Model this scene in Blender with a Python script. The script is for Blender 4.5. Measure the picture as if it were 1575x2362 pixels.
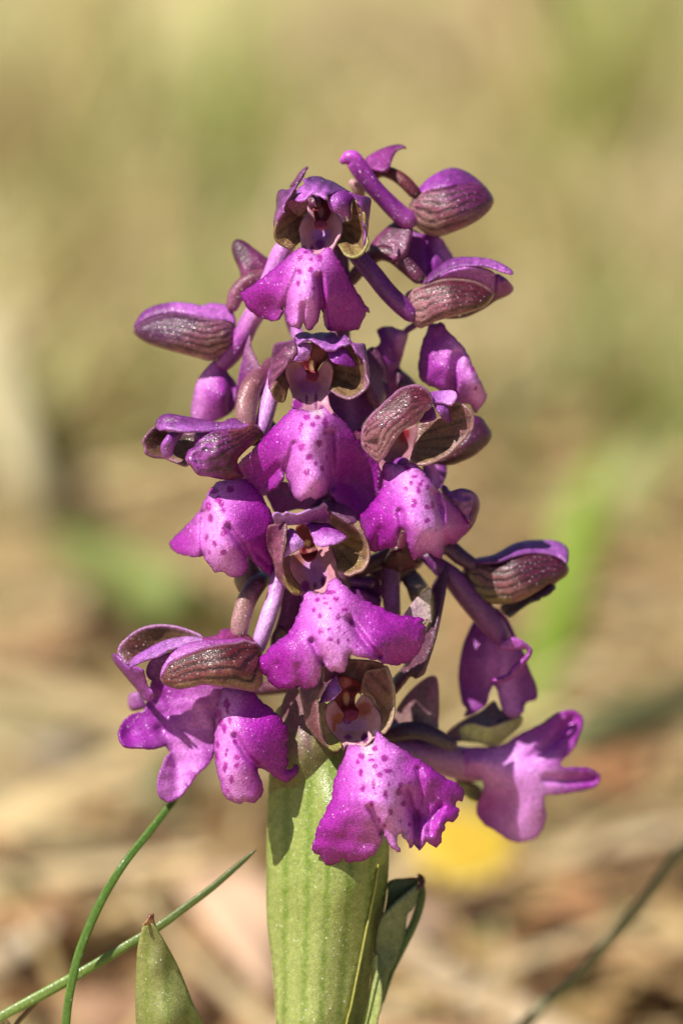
import bpy, math, random
import numpy as np
from mathutils import Vector, Matrix
from mathutils.geometry import delaunay_2d_cdt

random.seed(7)
R_ = np.random.RandomState(11)
for o in list(bpy.data.objects):
    bpy.data.objects.remove(o, do_unlink=True)
SC = bpy.context.scene
COL = SC.collection

# ------------------------------------------------------------------ camera
S = 1.0 / 22000.0            # metres per photograph pixel at the focus distance (22 px = 1 mm)
D = 0.300                    # focus distance
PITCH = math.radians(14.0)
HC = 0.111                   # height above ground of the middle of the view at the focus distance
W0, H0 = 1575.0, 2362.0
cam_d = bpy.data.cameras.new('camera')
cam = bpy.data.objects.new('camera', cam_d); COL.objects.link(cam)
CAM = Vector((0, -D * math.cos(PITCH), HC + D * math.sin(PITCH)))
cam.location = CAM
cam.rotation_euler = (math.pi / 2 - PITCH, 0, 0)
cam_d.sensor_fit = 'VERTICAL'; cam_d.sensor_height = 36.0; cam_d.sensor_width = 24.0
cam_d.lens = 36.0 * D / (H0 * S)
cam_d.clip_start = 0.01; cam_d.clip_end = 200.0
cam_d.dof.use_dof = True
cam_d.dof.focus_distance = D - 10 * S
cam_d.dof.aperture_fstop = 9.0
cam_d.dof.aperture_blades = 0
SC.camera = cam
RC = cam.rotation_euler.to_matrix()
RCN = np.array(RC)

# ------------------------------------------------------------------ light
sun_cam = Vector((-0.47, 0.74, 0.48)).normalized()      # towards the sun, camera axes
sun_w = (RC @ sun_cam).normalized()
sd = bpy.data.lights.new('sun', 'SUN'); so = bpy.data.objects.new('sun', sd); COL.objects.link(so)
so.rotation_euler = sun_w.to_track_quat('Z', 'Y').to_euler()
so.location = (0, 0, 3)
sd.energy = 5.0; sd.angle = math.radians(0.53); sd.color = (1.0, 0.95, 0.87)
w = bpy.data.worlds.new('World'); SC.world = w; w.use_nodes = True
nt = w.node_tree
for n in list(nt.nodes): nt.nodes.remove(n)
sky = nt.nodes.new('ShaderNodeTexSky'); sky.sky_type = 'NISHITA'; sky.sun_disc = False
sky.sun_elevation = math.asin(sun_w.z); sky.sun_rotation = math.atan2(sun_w.x, sun_w.y)
bg = nt.nodes.new('ShaderNodeBackground'); bg.inputs[1].default_value = 0.05
wo = nt.nodes.new('ShaderNodeOutputWorld')
nt.links.new(sky.outputs[0], bg.inputs[0]); nt.links.new(bg.outputs[0], wo.inputs[0])
SC.view_settings.view_transform = 'Standard'; SC.view_settings.look = 'None'
SC.view_settings.gamma = 1.0; SC.view_settings.use_curve_mapping = False
SC.view_settings.exposure = 0.5
SC.render.engine = 'CYCLES'
try:
    SC.cycles.use_denoising = True
    SC.cycles.denoiser = 'OPENIMAGEDENOISE'
    SC.cycles.max_bounces = 8; SC.cycles.transmission_bounces = 4; SC.cycles.diffuse_bounces = 4
    SC.cycles.caustics_reflective = False; SC.cycles.caustics_refractive = False
except Exception: pass

# ------------------------------------------------------------------ helpers
ORG = {}                                   # world origin of every object we parent to

def cam_pts(P):                            # (n,3) photograph x, photograph y, depth towards the lens in photograph pixels -> world
    P = np.asarray(P, float)
    k = (D - P[:, 2] * S) / D
    c = np.stack([(P[:, 0] - W0 / 2) * S * k, -(P[:, 1] - H0 / 2) * S * k, P[:, 2] * S - D], 1)
    return c @ RCN.T + np.array(CAM)

def on_ground(px, py, h=0.0):              # where the sight line through a photograph point meets the height h
    d = RC @ Vector(((px - W0 / 2) * S, -(py - H0 / 2) * S, -D))
    t = (h - CAM.z) / d.z
    return CAM + d * t

def link(o, parent=None, origin=(0, 0, 0)):
    COL.objects.link(o)
    origin = Vector(origin)
    if parent is not None:
        o.parent = parent
        o.location = origin - ORG[parent.name]
    else:
        o.location = origin
    ORG[o.name] = origin
    return o

def empty(name, origin, parent=None, label=None, cat=None, group=None):
    o = bpy.data.objects.new(name, None); o.empty_display_size = 0.005
    link(o, parent, origin)
    if label: o['label'] = label
    if cat: o['category'] = cat
    if group: o['group'] = group
    return o

def mesh(name, V, F, mat, parent=None, col=None, origin=None, smooth=True):
    V = np.asarray(V, float)
    if origin is None:
        origin = ORG[parent.name] if parent is not None else V.mean(0)
    me = bpy.data.meshes.new(name)
    me.from_pydata((V - np.array(origin)).tolist(), [], F)
    if smooth: me.polygons.foreach_set('use_smooth', [True] * len(me.polygons))
    if col is not None:
        a = me.attributes.new('Col', 'FLOAT_COLOR', 'POINT')
        c = np.ones((len(V), 4)); c[:, :3] = np.clip(col, 0, 1)
        a.data.foreach_set('color', c.ravel())
    me.materials.append(mat)
    me.update()
    o = bpy.data.objects.new(name, me)
    return link(o, parent, origin)

FR = dict(P=(0, 0, 1), Z1=(500, 320, 2.24), Z2=(280, 520, 1568 / 420), Z3=(520, 740, 2.45), Z4=(380, 1080, 1568 / 620),
          Z5=(240, 1300, 1568 / 480), Z6=(580, 1500, 1568 / 520), Z7=(880, 1180, 1568 / 540), Z8=(560, 1780, 1568 / 460),
          Z9=(0, 1700, 2.45), Z10=(900, 1700, 1568 / 675), H1=(600, 380, 5.6), H2=(600, 740, 5.6), H3=(590, 1140, 5.6),
          H4=(640, 1520, 5.6), H5=(810, 870, 1568 / 330), H6=(840, 1240, 1568 / 240), H7=(820, 720, 1568 / 180), H8=(500, 1280, 1568 / 220))

def pts(fr, s):
    x0, y0, k = FR[fr]
    a = np.array([[float(v) for v in t.split(',')] for t in s.split()])
    a[:, 0] = a[:, 0] / k + x0; a[:, 1] = a[:, 1] / k + y0
    return a

def catmull(a, step, closed):
    n = len(a); out = []
    for i in range(n if closed else n - 1):
        if closed: p0, p1, p2, p3 = a[i - 1], a[i], a[(i + 1) % n], a[(i + 2) % n]
        else: p0, p1, p2, p3 = a[max(i - 1, 0)], a[i], a[i + 1], a[min(i + 2, n - 1)]
        m = max(1, int(round(np.linalg.norm((p2 - p1)[:2]) / step)))
        for j in range(m):
            t = j / m
            out.append(0.5 * (2 * p1 + (p2 - p0) * t + (2 * p0 - 5 * p1 + 4 * p2 - p3) * t * t + (3 * p1 - p0 - 3 * p2 + p3) * t ** 3))
    if not closed: out.append(a[-1])
    return np.array(out)

def seg_dist(P, L, closed=False):          # distance of points P to polyline L
    best = np.full(len(P), 1e9)
    n = len(L)
    for i in range(n if closed else n - 1):
        a, b = L[i][:2], L[(i + 1) % n][:2]
        ab = b - a; l2 = max(ab @ ab, 1e-9)
        t = np.clip(((P - a) @ ab) / l2, 0, 1)
        best = np.minimum(best, np.hypot(*(P - a - t[:, None] * ab).T))
    return best

def inside(P, L):
    c = np.zeros(len(P), bool); n = len(L); x, y = P[:, 0], P[:, 1]
    for i in range(n):
        x1, y1 = L[i]; x2, y2 = L[(i + 1) % n]
        if y1 == y2: continue
        h = ((y1 > y) != (y2 > y)) & (x < (x2 - x1) * (y - y1) / (y2 - y1) + x1)
        c ^= h
    return c

def wob(P, wl, seed):                      # smooth pseudo-noise, about -1..1
    r = np.random.RandomState(seed); s = 0
    for i in range(7):
        a = r.uniform(0, 2 * math.pi); f = 2 * math.pi / (wl * r.uniform(.6, 1.7))
        s = s + np.sin(f * (P[:, 0] * math.cos(a) + P[:, 1] * math.sin(a)) + r.uniform(0, 6.3))
    return s / 3.2

def tps(ctrl, P, lam=1e-3):                # thin-plate spline through (x,y,z) control points
    X = ctrl[:, :2]; n = len(X); sc = 100.0
    def U(r2): return np.where(r2 > 1e-12, r2 * np.log(np.maximum(r2, 1e-12)), 0)
    A = X / sc; B = P / sc
    K = U(((A[:, None] - A[None]) ** 2).sum(-1)) + lam * np.eye(n)
    Q = np.hstack([np.ones((n, 1)), A])
    M = np.zeros((n + 3, n + 3)); M[:n, :n] = K; M[:n, n:] = Q; M[n:, :n] = Q.T
    wgt = np.linalg.lstsq(M, np.concatenate([ctrl[:, 2], np.zeros(3)]), rcond=None)[0]
    z = U(((B[:, None] - A[None]) ** 2).sum(-1)) @ wgt[:n] + np.hstack([np.ones((len(B), 1)), B]) @ wgt[n:]
    return np.clip(z, ctrl[:, 2].min() - 25, ctrl[:, 2].max() + 25)

def sm(t): t = np.clip(t, 0, 1); return t * t * (3 - 2 * t)
SEED = [100]

def patch(name, fr, outline, z, mat, parent, color, creases=(), dome=(0, 30), roll=(0, 10), wave=(0, 40), step=5.0,
          thick=5.0, cren=0.0, ridges=None, zoff=0.0, fine=0.12, relief=1.0):
    """A petal: an outline, a depth map through control points, folds, a dome and a rolled rim; solid, with its own thickness."""
    SEED[0] += 1; sd_ = SEED[0]
    k = FR[fr][2]
    L = catmull(pts(fr, outline), step * .9, True)[:, :2]
    if cren:
        m = len(L); ph = np.linspace(0, 2 * math.pi, m, endpoint=False)
        nrm = np.roll(L, -1, 0) - np.roll(L, 1, 0); nrm = np.stack([nrm[:, 1], -nrm[:, 0]], 1)
        nrm /= np.maximum(np.linalg.norm(nrm, axis=1, keepdims=True), 1e-6)
        per = m * step * .9
        amp = np.sin(ph * per / 31 + sd_) + .8 * np.sin(ph * per / 17 + 2 * sd_) + .6 * np.sin(ph * per / 9.5 + 3)
        L = L + nrm * (amp * cren)[:, None]
    lo, hi = L.min(0), L.max(0)
    xs = np.arange(lo[0], hi[0] + step, step); ys = np.arange(lo[1], hi[1] + step, step * .866)
    gx, gy = np.meshgrid(xs, ys); gx = gx + (np.arange(len(ys)) % 2)[:, None] * step * .5
    G = np.stack([gx.ravel(), gy.ravel()], 1) + R_.uniform(-.14, .14, (gx.size, 2)) * step
    G = G[inside(G, L)]
    if len(G): G = G[seg_dist(G, L, True) > step * .55]
    allp = np.vstack([L, G]) if len(G) else L
    n = len(L)
    v, e, f, *_ = delaunay_2d_cdt([Vector(p) for p in allp], [(i, (i + 1) % n) for i in range(n)], [], 1, 1e-5)
    P = np.array([[q.x, q.y] for q in v])
    F = []
    for t in f:
        a, b, c = P[t[0]], P[t[1]], P[t[2]]
        cr = (b[0] - a[0]) * (c[1] - a[1]) - (b[1] - a[1]) * (c[0] - a[0])
        F.append(tuple(t) if cr < 0 else tuple(reversed(t)))        # photograph y points down
    de = seg_dist(P, L, True)
    if fr in ('Z1', 'Z3', 'Z4', 'Z6') and name == 'lip': relief = 1.28
    Z = tps(pts(fr, z), P) if isinstance(z, str) else np.full(len(P), float(z))
    if relief != 1: Z = 20 + (Z - 20) * relief
    if dome[0]:
        q = np.clip(de / dome[1], 0, 1); Z = Z + dome[0] * (np.sqrt(np.clip(1 - (1 - q) ** 2, 0, 1)) - .5)
    if roll[0]: Z = Z - roll[0] * np.exp(-(de / roll[1]) ** 2)
    if wave[0]: Z = Z + wave[0] * wob(P, wave[1], sd_)
    if fine: Z = Z + fine * wob(P, 13, sd_ + 5) 
    for (pl, dep, wid) in creases:
        Z = Z - dep * np.exp(-(seg_dist(P, catmull(pts(fr, pl), 10, False)) / wid) ** 2)
    c = color(P, de, fr, sd_)
    if isinstance(c, tuple): c, vein = c; Z = Z - 1.3 * vein
    V = cam_pts(np.column_stack([P, Z + zoff]))
    o = mesh(name, V, F, mat, parent, c)
    md = o.modifiers.new('thickness', 'SOLIDIFY'); md.thickness = thick * S; md.offset = -1
    return o

def tube(name, fr, path, mat, parent, color, nseg=14, flat=1.0, ridge=0.0, step=8.0, world=None, origin=None):
    """A round tapering body through (x, y, depth, radius) points; flat < 1 squashes it front to back."""
    a = catmull(pts(fr, path), step, False)
    P = cam_pts(a[:, :3]); r = np.maximum(a[:, 3], .3) * S
    n = len(P); T = np.gradient(P, axis=0); T /= np.maximum(np.linalg.norm(T, axis=1, keepdims=True), 1e-12)
    look = np.array(RC @ Vector((0, 0, 1)))
    V = []; cc = []
    tt = np.linspace(0, 1, n)
    for i in range(n):
        b = np.cross(T[i], look); b /= max(np.linalg.norm(b), 1e-9); f = np.cross(b, T[i])
        for j in range(nseg):
            th = 2 * math.pi * j / nseg
            rr = r[i] * (1 + ridge * math.cos(3 * th + 5 * tt[i]))
            V.append(P[i] + b * math.cos(th) * rr + f * math.sin(th) * rr * flat)
    F = []
    for i in range(n - 1):
        for j in range(nseg):
            k2 = (j + 1) % nseg
            F.append((i * nseg + j, i * nseg + k2, (i + 1) * nseg + k2, (i + 1) * nseg + j))
    for e, i in ((-1, 0), (1, n - 1)):                      # rounded ends
        base = i * nseg
        prev = [base + j for j in range(nseg)]
        for q in (.55, .85):
            ring = []
            for j in range(nseg):
                ring.append(len(V)); V.append(P[i] + (V[base + j] - P[i]) * math.sqrt(1 - q * q) + T[i] * e * r[i] * q * min(1, flat + .3))
            for j in range(nseg):
                k2 = (j + 1) % nseg
                F.append((prev[j], prev[k2], ring[k2], ring[j]) if e > 0 else (prev[k2], prev[j], ring[j], ring[k2]))
            prev = ring
        cI = len(V); V.append(P[i] + T[i] * e * r[i] * min(1, flat + .3))
        for j in range(nseg):
            k2 = (j + 1) % nseg
            F.append((prev[j], prev[k2], cI) if e > 0 else (prev[k2], prev[j], cI))
    V = np.array(V)
    tv = np.concatenate([np.repeat(tt, nseg), np.zeros(2 * nseg + 1), np.ones(2 * nseg + 1)])
    C = np.zeros((len(V), 3)); ks = np.linspace(0, 1, len(color))
    for q in range(3): C[:, q] = np.interp(tv, ks, [c[q] for c in color])
    jj = np.arange(len(V)) % nseg
    C *= (1 + .16 * np.sin(jj * 2 * math.pi * 3 / nseg + 5 * tv) + .10 * np.sin(jj * 2.4 + tv * 40) + .08 * np.sin(tv * 23 + jj))[:, None]
    return mesh(name, V, F, mat, parent, C, origin=origin)

# ------------------------------------------------------------------ pigments (linear base colours)
PALE = np.array((.89, .28, .91)); CORE = np.array((.88, .36, .92)); MAG = np.array((.45, .017, .45)); DEEP = np.array((.16, .004, .17)); SPOT = np.array((.40, .014, .33))
WHITE = np.array((.80, .66, .74)); OLIVE = np.array((.30, .25, .07)); BROWN = np.array((.17, .04, .05)); TAN = np.array((.50, .33, .24))
LILAC = np.array((.50, .17, .58)); PURP = np.array((.26, .045, .33)); PINK = np.array((.56, .27, .36)); VEIN = np.array((.055, .022, .02))

def lip_col(mid, hw, spots='', white=None, base=MAG, pale=PALE, edge=DEEP, amt=1.0):
    def f(P, de, fr, sd_):
        k = FR[fr][2]
        d = seg_dist(P, catmull(pts(fr, mid), 8, False)) / (hw / k)
        d = d + .12 * wob(P, 60, sd_ + 1)
        t = (np.exp(-np.clip(d, 0, 9) ** 2 * .8) * amt)[:, None]
        c = base * (1 - t) + pale * t
        t2 = (np.exp(-np.clip(d, 0, 9) ** 2 * 3.2) * amt * .6)[:, None]; c = c * (1 - t2) + CORE * t2
        e = (np.exp(-de / 9.0) * .55)[:, None]; c = c * (1 - e) + edge * e
        c = c * (1 + .05 * wob(P, 26, sd_ + 2) + .05 * wob(P, 9, sd_ + 3))[:, None]
        if white:
            x, y, r = white; x0, y0, _ = FR[fr]
            q = (sm(1.3 - np.hypot(P[:, 0] - (x / k + x0), P[:, 1] - (y / k + y0)) / (r / k)) * .8)[:, None]
            c = c * (1 - q) + WHITE * q
        if spots:
            for row in spots.split():
                x, y, a, b = [float(v) for v in row.split(',')]
                x0, y0, _ = FR[fr]
                u = (P[:, 0] - (x / k + x0)) / (a / k); v = (P[:, 1] - (y / k + y0)) / (b / k)
                rr = np.sqrt(u * u + v * v) + .16 * wob(P, 12, sd_ + 9)
                q = (sm((1.13 - rr) / .35) * .93)[:, None]
                c = c * (1 - q) + SPOT * q
        return c
    return f

def sep_col(p0, c0, p1, c1, veins=None, rim=None, mott=.14, mid=None, vcol=VEIN):
    """c0 at p0 blending to c1 at p1; veins=(fx,fy,frequency,curl,strength,phase) fan out from a point; rim=(colour,width)."""
    def f(P, de, fr, sd_):
        x0, y0, k = FR[fr]
        a = np.array(p0) / k + (x0, y0); b = np.array(p1) / k + (x0, y0); ab = b - a
        t = ((P - a) @ ab) / (ab @ ab) + .12 * wob(P, 40, sd_)
        t = sm(t)[:, None]
        outer = bool(veins) and veins[0] == 'edge'
        if outer: t = t ** 1.5
        c = np.array(c0) * (1 - t) + np.array(c1) * t
        if mid is not None:
            q = (np.exp(-((t[:, 0] - .5) / .25) ** 2))[:, None]; c = c * (1 - q) + np.array(mid) * q
        if outer: c = c * np.array((.72, .54, .68))
        elif veins and mat_inner(veins): c = c * np.array((.74, .56, .66))
        vv = np.zeros(len(P))
        if veins and veins[0] == 'edge':
            _, up, low, n_, st, reach = veins
            U = catmull(pts(fr, up), 8, False); Lw = catmull(pts(fr, low), 8, False)
            du = seg_dist(P, U); dl = seg_dist(P, Lw); u = du / np.maximum(du + dl, 1e-6)
            r = np.hypot(*(P - U[0][:2]).T) / max(np.hypot(*(U[-1] - U[0])[:2]), 1)
            s_ = np.cos(2 * math.pi * (n_ * u ** .85) + .5 * wob(P, 40, sd_ + 3))
            vv = np.clip((s_ - .05) / .7, 0, 1) * np.clip(1.6 - 1.1 * r / reach, 0, 1) * (.9 + .2 * wob(P, 26, sd_ + 6)) * sm(de / 6.0) * (1 - .35 * u)
            q = np.clip(vv * st * 1.45, 0, .96)[:, None]; c = c * (1 - q) + np.array((.035, .008, .010)) * q
        elif veins:
            fx, fy, fq, curl, st, ph = veins
            dx = P[:, 0] - (fx / k + x0); dy = P[:, 1] - (fy / k + y0); r = np.hypot(dx, dy)
            th = np.arctan2(dy, dx)
            th = (th - np.median(th) + math.pi) % (2 * math.pi) - math.pi
            s_ = np.sin(fq * (th + .22 * curl * r / 100.0) + ph + .2 * wob(P, 60, sd_ + 3))
            vv = np.clip((s_ - .35) / .5, 0, 1) ** 1.3 * sm(de / 10.0) * (.75 + .25 * wob(P, 30, sd_ + 6))
            q = np.clip(vv * st, 0, 1)[:, None]
            c = c * (1 - q) + np.array(vcol) * q
        c = c * (1 + mott * wob(P, 20, sd_ + 2) + .10 * wob(P, 8, sd_ + 4))[:, None]
        if rim:
            q = np.exp(-(de / rim[1]) ** 2)[:, None] * .8; c = c * (1 - q) + np.array(rim[0]) * q
        return c, vv
    return f

def mat_inner(v): return v[2] < 60 and v[4] >= .5

def blob_col(base, blobs):
    def f(P, de, fr, sd_):
        x0, y0, k = FR[fr]
        c = np.tile(np.array(base, float), (len(P), 1)) * (1 + .08 * wob(P, 25, sd_))[:, None]
        for (x, y, a, b, cc) in blobs:
            u = (P[:, 0] - (x / k + x0)) / (a / k); v = (P[:, 1] - (y / k + y0)) / (b / k)
            q = sm((1.35 - np.sqrt(u * u + v * v) - .1 * wob(P, 14, sd_ + 1)) / .6)[:, None]
            c = c * (1 - q) + np.array(cc) * q
        return c
    return f

# ------------------------------------------------------------------ materials
def plant_mat(name, transl=.3, rough=.45, spec=.35, cell=3.2, speck=.35, bump=.5, glint=.5, glit=.02):
    m = bpy.data.materials.new(name); m.use_nodes = True; t = m.node_tree; N = t.nodes; N.clear(); K = t.links.new
    def nd(ty, **kw):
        n = N.new(ty)
        for a, b in kw.items(): setattr(n, a, b)
        return n
    at = nd('ShaderNodeAttribute', attribute_name='Col')
    tc = nd('ShaderNodeTexCoord')
    vo = nd('ShaderNodeTexVoronoi'); vo.inputs['Scale'].default_value = 1 / (cell * S); K(tc.outputs['Object'], vo.inputs['Vector'])
    no = nd('ShaderNodeTexNoise'); no.inputs['Scale'].default_value = 1 / (9 * S); no.inputs['Detail'].default_value = 3; K(tc.outputs['Object'], no.inputs['Vector'])
    sp = nd('ShaderNodeSeparateColor'); K(vo.outputs['Color'], sp.inputs[0])
    mr = nd('ShaderNodeMapRange'); mr.inputs['To Min'].default_value = 1 - speck; mr.inputs['To Max'].default_value = 1 + speck; K(sp.outputs[0], mr.inputs['Value'])
    mr2 = nd('ShaderNodeMapRange'); mr2.inputs['From Min'].default_value = .3; mr2.inputs['From Max'].default_value = .7; mr2.inputs['To Min'].default_value = .9; mr2.inputs['To Max'].default_value = 1.1; K(no.outputs[0], mr2.inputs['Value'])
    mu = nd('ShaderNodeMath', operation='MULTIPLY'); K(mr.outputs[0], mu.inputs[0]); K(mr2.outputs[0], mu.inputs[1])
    vm = nd('ShaderNodeVectorMath', operation='SCALE'); K(at.outputs['Color'], vm.inputs[0]); K(mu.outputs[0], vm.inputs['Scale'])
    bp = nd('ShaderNodeBump'); bp.inputs['Strength'].default_value = bump; bp.inputs['Distance'].default_value = cell * .5 * S; bp.invert = True; K(vo.outputs['Distance'], bp.inputs['Height'])
    pr = nd('ShaderNodeBsdfPrincipled'); K(vm.outputs[0], pr.inputs['Base Color']); pr.inputs['Roughness'].default_value = rough
    gl = nd('ShaderNodeMapRange'); gl.inputs['From Min'].default_value = .72; gl.inputs['From Max'].default_value = 1.0; gl.inputs['To Min'].default_value = spec; gl.inputs['To Max'].default_value = min(1, spec + glint); K(sp.outputs[1], gl.inputs['Value'])
    K(gl.outputs[0], pr.inputs['Specular IOR Level'])
    rg = nd('ShaderNodeMapRange'); rg.inputs['From Min'].default_value = .75; rg.inputs['From Max'].default_value = 1; rg.inputs['To Min'].default_value = rough; rg.inputs['To Max'].default_value = rough * .45; K(sp.outputs[1], rg.inputs['Value']); K(rg.outputs[0], pr.inputs['Roughness'])
    K(bp.outputs[0], pr.inputs['Normal'])
    tr = nd('ShaderNodeBsdfTranslucent'); ga = nd('ShaderNodeGamma'); ga.inputs[1].default_value = 1.25
    K(at.outputs['Color'], ga.inputs[0]); K(ga.outputs[0], tr.inputs[0])
    vg = nd('ShaderNodeTexVoronoi'); vg.inputs['Scale'].default_value = 1 / (3.3 * S); K(tc.outputs['Object'], vg.inputs['Vector'])
    ge = nd('ShaderNodeNewGeometry'); sb = nd('ShaderNodeVectorMath', operation='SUBTRACT'); K(vg.outputs['Color'], sb.inputs[0]); sb.inputs[1].default_value = (.5, .5, .5)
    sc2 = nd('ShaderNodeVectorMath', operation='SCALE'); K(sb.outputs[0], sc2.inputs[0]); sc2.inputs['Scale'].default_value = 1.5
    ad = nd('ShaderNodeVectorMath', operation='ADD'); K(ge.outputs['Normal'], ad.inputs[0]); K(sc2.outputs[0], ad.inputs[1])
    nn = nd('ShaderNodeVectorMath', operation='NORMALIZE'); K(ad.outputs[0], nn.inputs[0])
    gs = nd('ShaderNodeBsdfGlossy'); gs.inputs['Roughness'].default_value = .33; K(nn.outputs[0], gs.inputs['Normal']); gs.inputs['Color'].default_value = (1, .86, 1, 1)
    mg = nd('ShaderNodeMixShader'); mg.inputs[0].default_value = glit; K(pr.outputs[0], mg.inputs[1]); K(gs.outputs[0], mg.inputs[2]); pr = mg
    mx = nd('ShaderNodeMixShader'); mx.inputs[0].default_value = transl; K(pr.outputs[0], mx.inputs[1]); K(tr.outputs[0], mx.inputs[2])
    ou = nd('ShaderNodeOutputMaterial'); K(mx.outputs[0], ou.inputs[0])
    return m

M_LIP = plant_mat('lip_petal', .28, .42, .35, 3.4, .30, .55, .6)
M_SEP = plant_mat('hood_sepal', .18, .40, .40, 3.6, .24, .5, .5, .016)
M_THR = plant_mat('throat_tissue', .2, .5, .3, 4, .06, .15, .1, .004)
M_TUB = plant_mat('flower_tube', .10, .38, .45, 3.4, .22, .4, .5)
M_LEAF = plant_mat('green_leaf', .25, .38, .4, 4.2, .14, .25, .6, .02)
M_GRASS = plant_mat('grass_blade', .25, .4, .4, 5, .12, .2, .2, .008)

# ================================================================== the setting
def wmat(name, build):
    m = bpy.data.materials.new(name); m.use_nodes = True; t = m.node_tree
    build(t, t.nodes, t.links.new, t.nodes['Principled BSDF']); return m

def ground_nodes(t, N, K, pr):
    tc = N.new('ShaderNodeTexCoord')
    def noise(sc, det=4, dist=0):
        n = N.new('ShaderNodeTexNoise'); n.inputs['Scale'].default_value = sc; n.inputs['Detail'].default_value = det
        n.inputs['Distortion'].default_value = dist; K(tc.outputs['Object'], n.inputs['Vector']); return n
    def ramp(src, stops):
        r = N.new('ShaderNodeValToRGB'); e = r.color_ramp.elements
        while len(e) < len(stops): e.new(.5)
        for q, (p, c) in zip(e, stops): q.position = p; q.color = (*c, 1)
        K(src, r.inputs[0]); return r
    def mix(f, a, b):
        m = N.new('ShaderNodeMix'); m.data_type = 'RGBA'; K(f, m.inputs[0]); K(a, m.inputs[6]); K(b, m.inputs[7]); return m.outputs[2]
    soil = ramp(noise(60, 6).outputs[0], [(.25, (.10, .06, .03)), (.5, (.26, .17, .09)), (.75, (.42, .29, .16))])
    straw = ramp(noise(14, 5, 1.2).outputs[0], [(.25, (.31, .24, .11)), (.55, (.48, .39, .19)), (.8, (.57, .48, .26))])
    green = ramp(noise(30, 4).outputs[0], [(.3, (.24, .26, .07)), (.7, (.42, .42, .14))])
    f1 = ramp(noise(9, 3).outputs[0], [(.38, (1, 1, 1)), (.55, (.25, .25, .25))])
    f2 = ramp(noise(5.5, 3, .6).outputs[0], [(.50, (0, 0, 0)), (.66, (.85, .85, .85))])
    a = mix(f1.outputs[0], straw.outputs[0], soil.outputs[0])
    f1.color_ramp.elements[0].color = (.55, .55, .55, 1); f1.color_ramp.elements[1].color = (.05, .05, .05, 1)
    c = mix(f2.outputs[0], a, green.outputs[0])
    K(c, pr.inputs['Base Color']); pr.inputs['Roughness'].default_value = .95
    b = N.new('ShaderNodeBump'); b.inputs['Strength'].default_value = .6; b.inputs['Distance'].default_value = .004
    K(noise(160, 6).outputs[0], b.inputs['Height']); K(b.outputs[0], pr.inputs['Normal'])
M_GROUND = wmat('meadow_soil', ground_nodes)

def col_nodes(rough, transl=0.0):
    def f(t, N, K, pr):
        at = N.new('ShaderNodeAttribute'); at.attribute_name = 'Col'
        tc = N.new('ShaderNodeTexCoord'); no = N.new('ShaderNodeTexNoise'); no.inputs['Scale'].default_value = 900
        no.inputs['Detail'].default_value = 3; K(tc.outputs['Object'], no.inputs['Vector'])
        mr = N.new('ShaderNodeMapRange'); mr.inputs['To Min'].default_value = .7; mr.inputs['To Max'].default_value = 1.3; K(no.outputs[0], mr.inputs['Value'])
        vm = N.new('ShaderNodeVectorMath'); vm.operation = 'SCALE'; K(at.outputs['Color'], vm.inputs[0]); K(mr.outputs[0], vm.inputs['Scale'])
        K(vm.outputs[0], pr.inputs['Base Color']); pr.inputs['Roughness'].default_value = rough; pr.inputs['Specular IOR Level'].default_value = .3
        if transl:
            tr = N.new('ShaderNodeBsdfTranslucent'); K(vm.outputs[0], tr.inputs[0]); mx = N.new('ShaderNodeMixShader'); mx.inputs[0].default_value = transl
            K(pr.outputs[0], mx.inputs[1]); K(tr.outputs[0], mx.inputs[2]); K(mx.outputs[0], N['Material Output'].inputs[0])
    return f
M_STRAW = wmat('dry_straw', col_nodes(.55, .2))
M_BLADE = wmat('meadow_blade', col_nodes(.5, .3))

# ground sheet, gently uneven near the flower, out to the horizon
def ground():
    xs = np.concatenate([-np.geomspace(40, 2.2, 10), np.linspace(-2, 2, 90), np.geomspace(2.2, 40, 10)])
    ys = np.concatenate([[-30, -10, -3], np.linspace(-1, 5, 130), np.geomspace(5.3, 90, 14)])
    gx, gy = np.meshgrid(xs, ys); P = np.stack([gx.ravel(), gy.ravel()], 1)
    near = np.exp(-(np.hypot(P[:, 0], P[:, 1]) / .12) ** 2)
    z = (.010 * wob(P, .35, 3) + .006 * wob(P, .14, 4)) * (1 - near) * np.clip(3 / np.maximum(np.hypot(P[:, 0], P[:, 1]), 1e-3), 0, 1)
    z = z - .012 * (1 - near)
    n = len(xs); F = [(j * n + i, j * n + i + 1, (j + 1) * n + i + 1, (j + 1) * n + i) for j in range(len(ys) - 1) for i in range(n - 1)]
    o = mesh('ground', np.column_stack([P, z]), F, M_GROUND, None, origin=(0, 0, 0)); o['kind'] = 'structure'
    o['label'] = 'dry tan meadow ground behind the flower spike'
ground()

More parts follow.
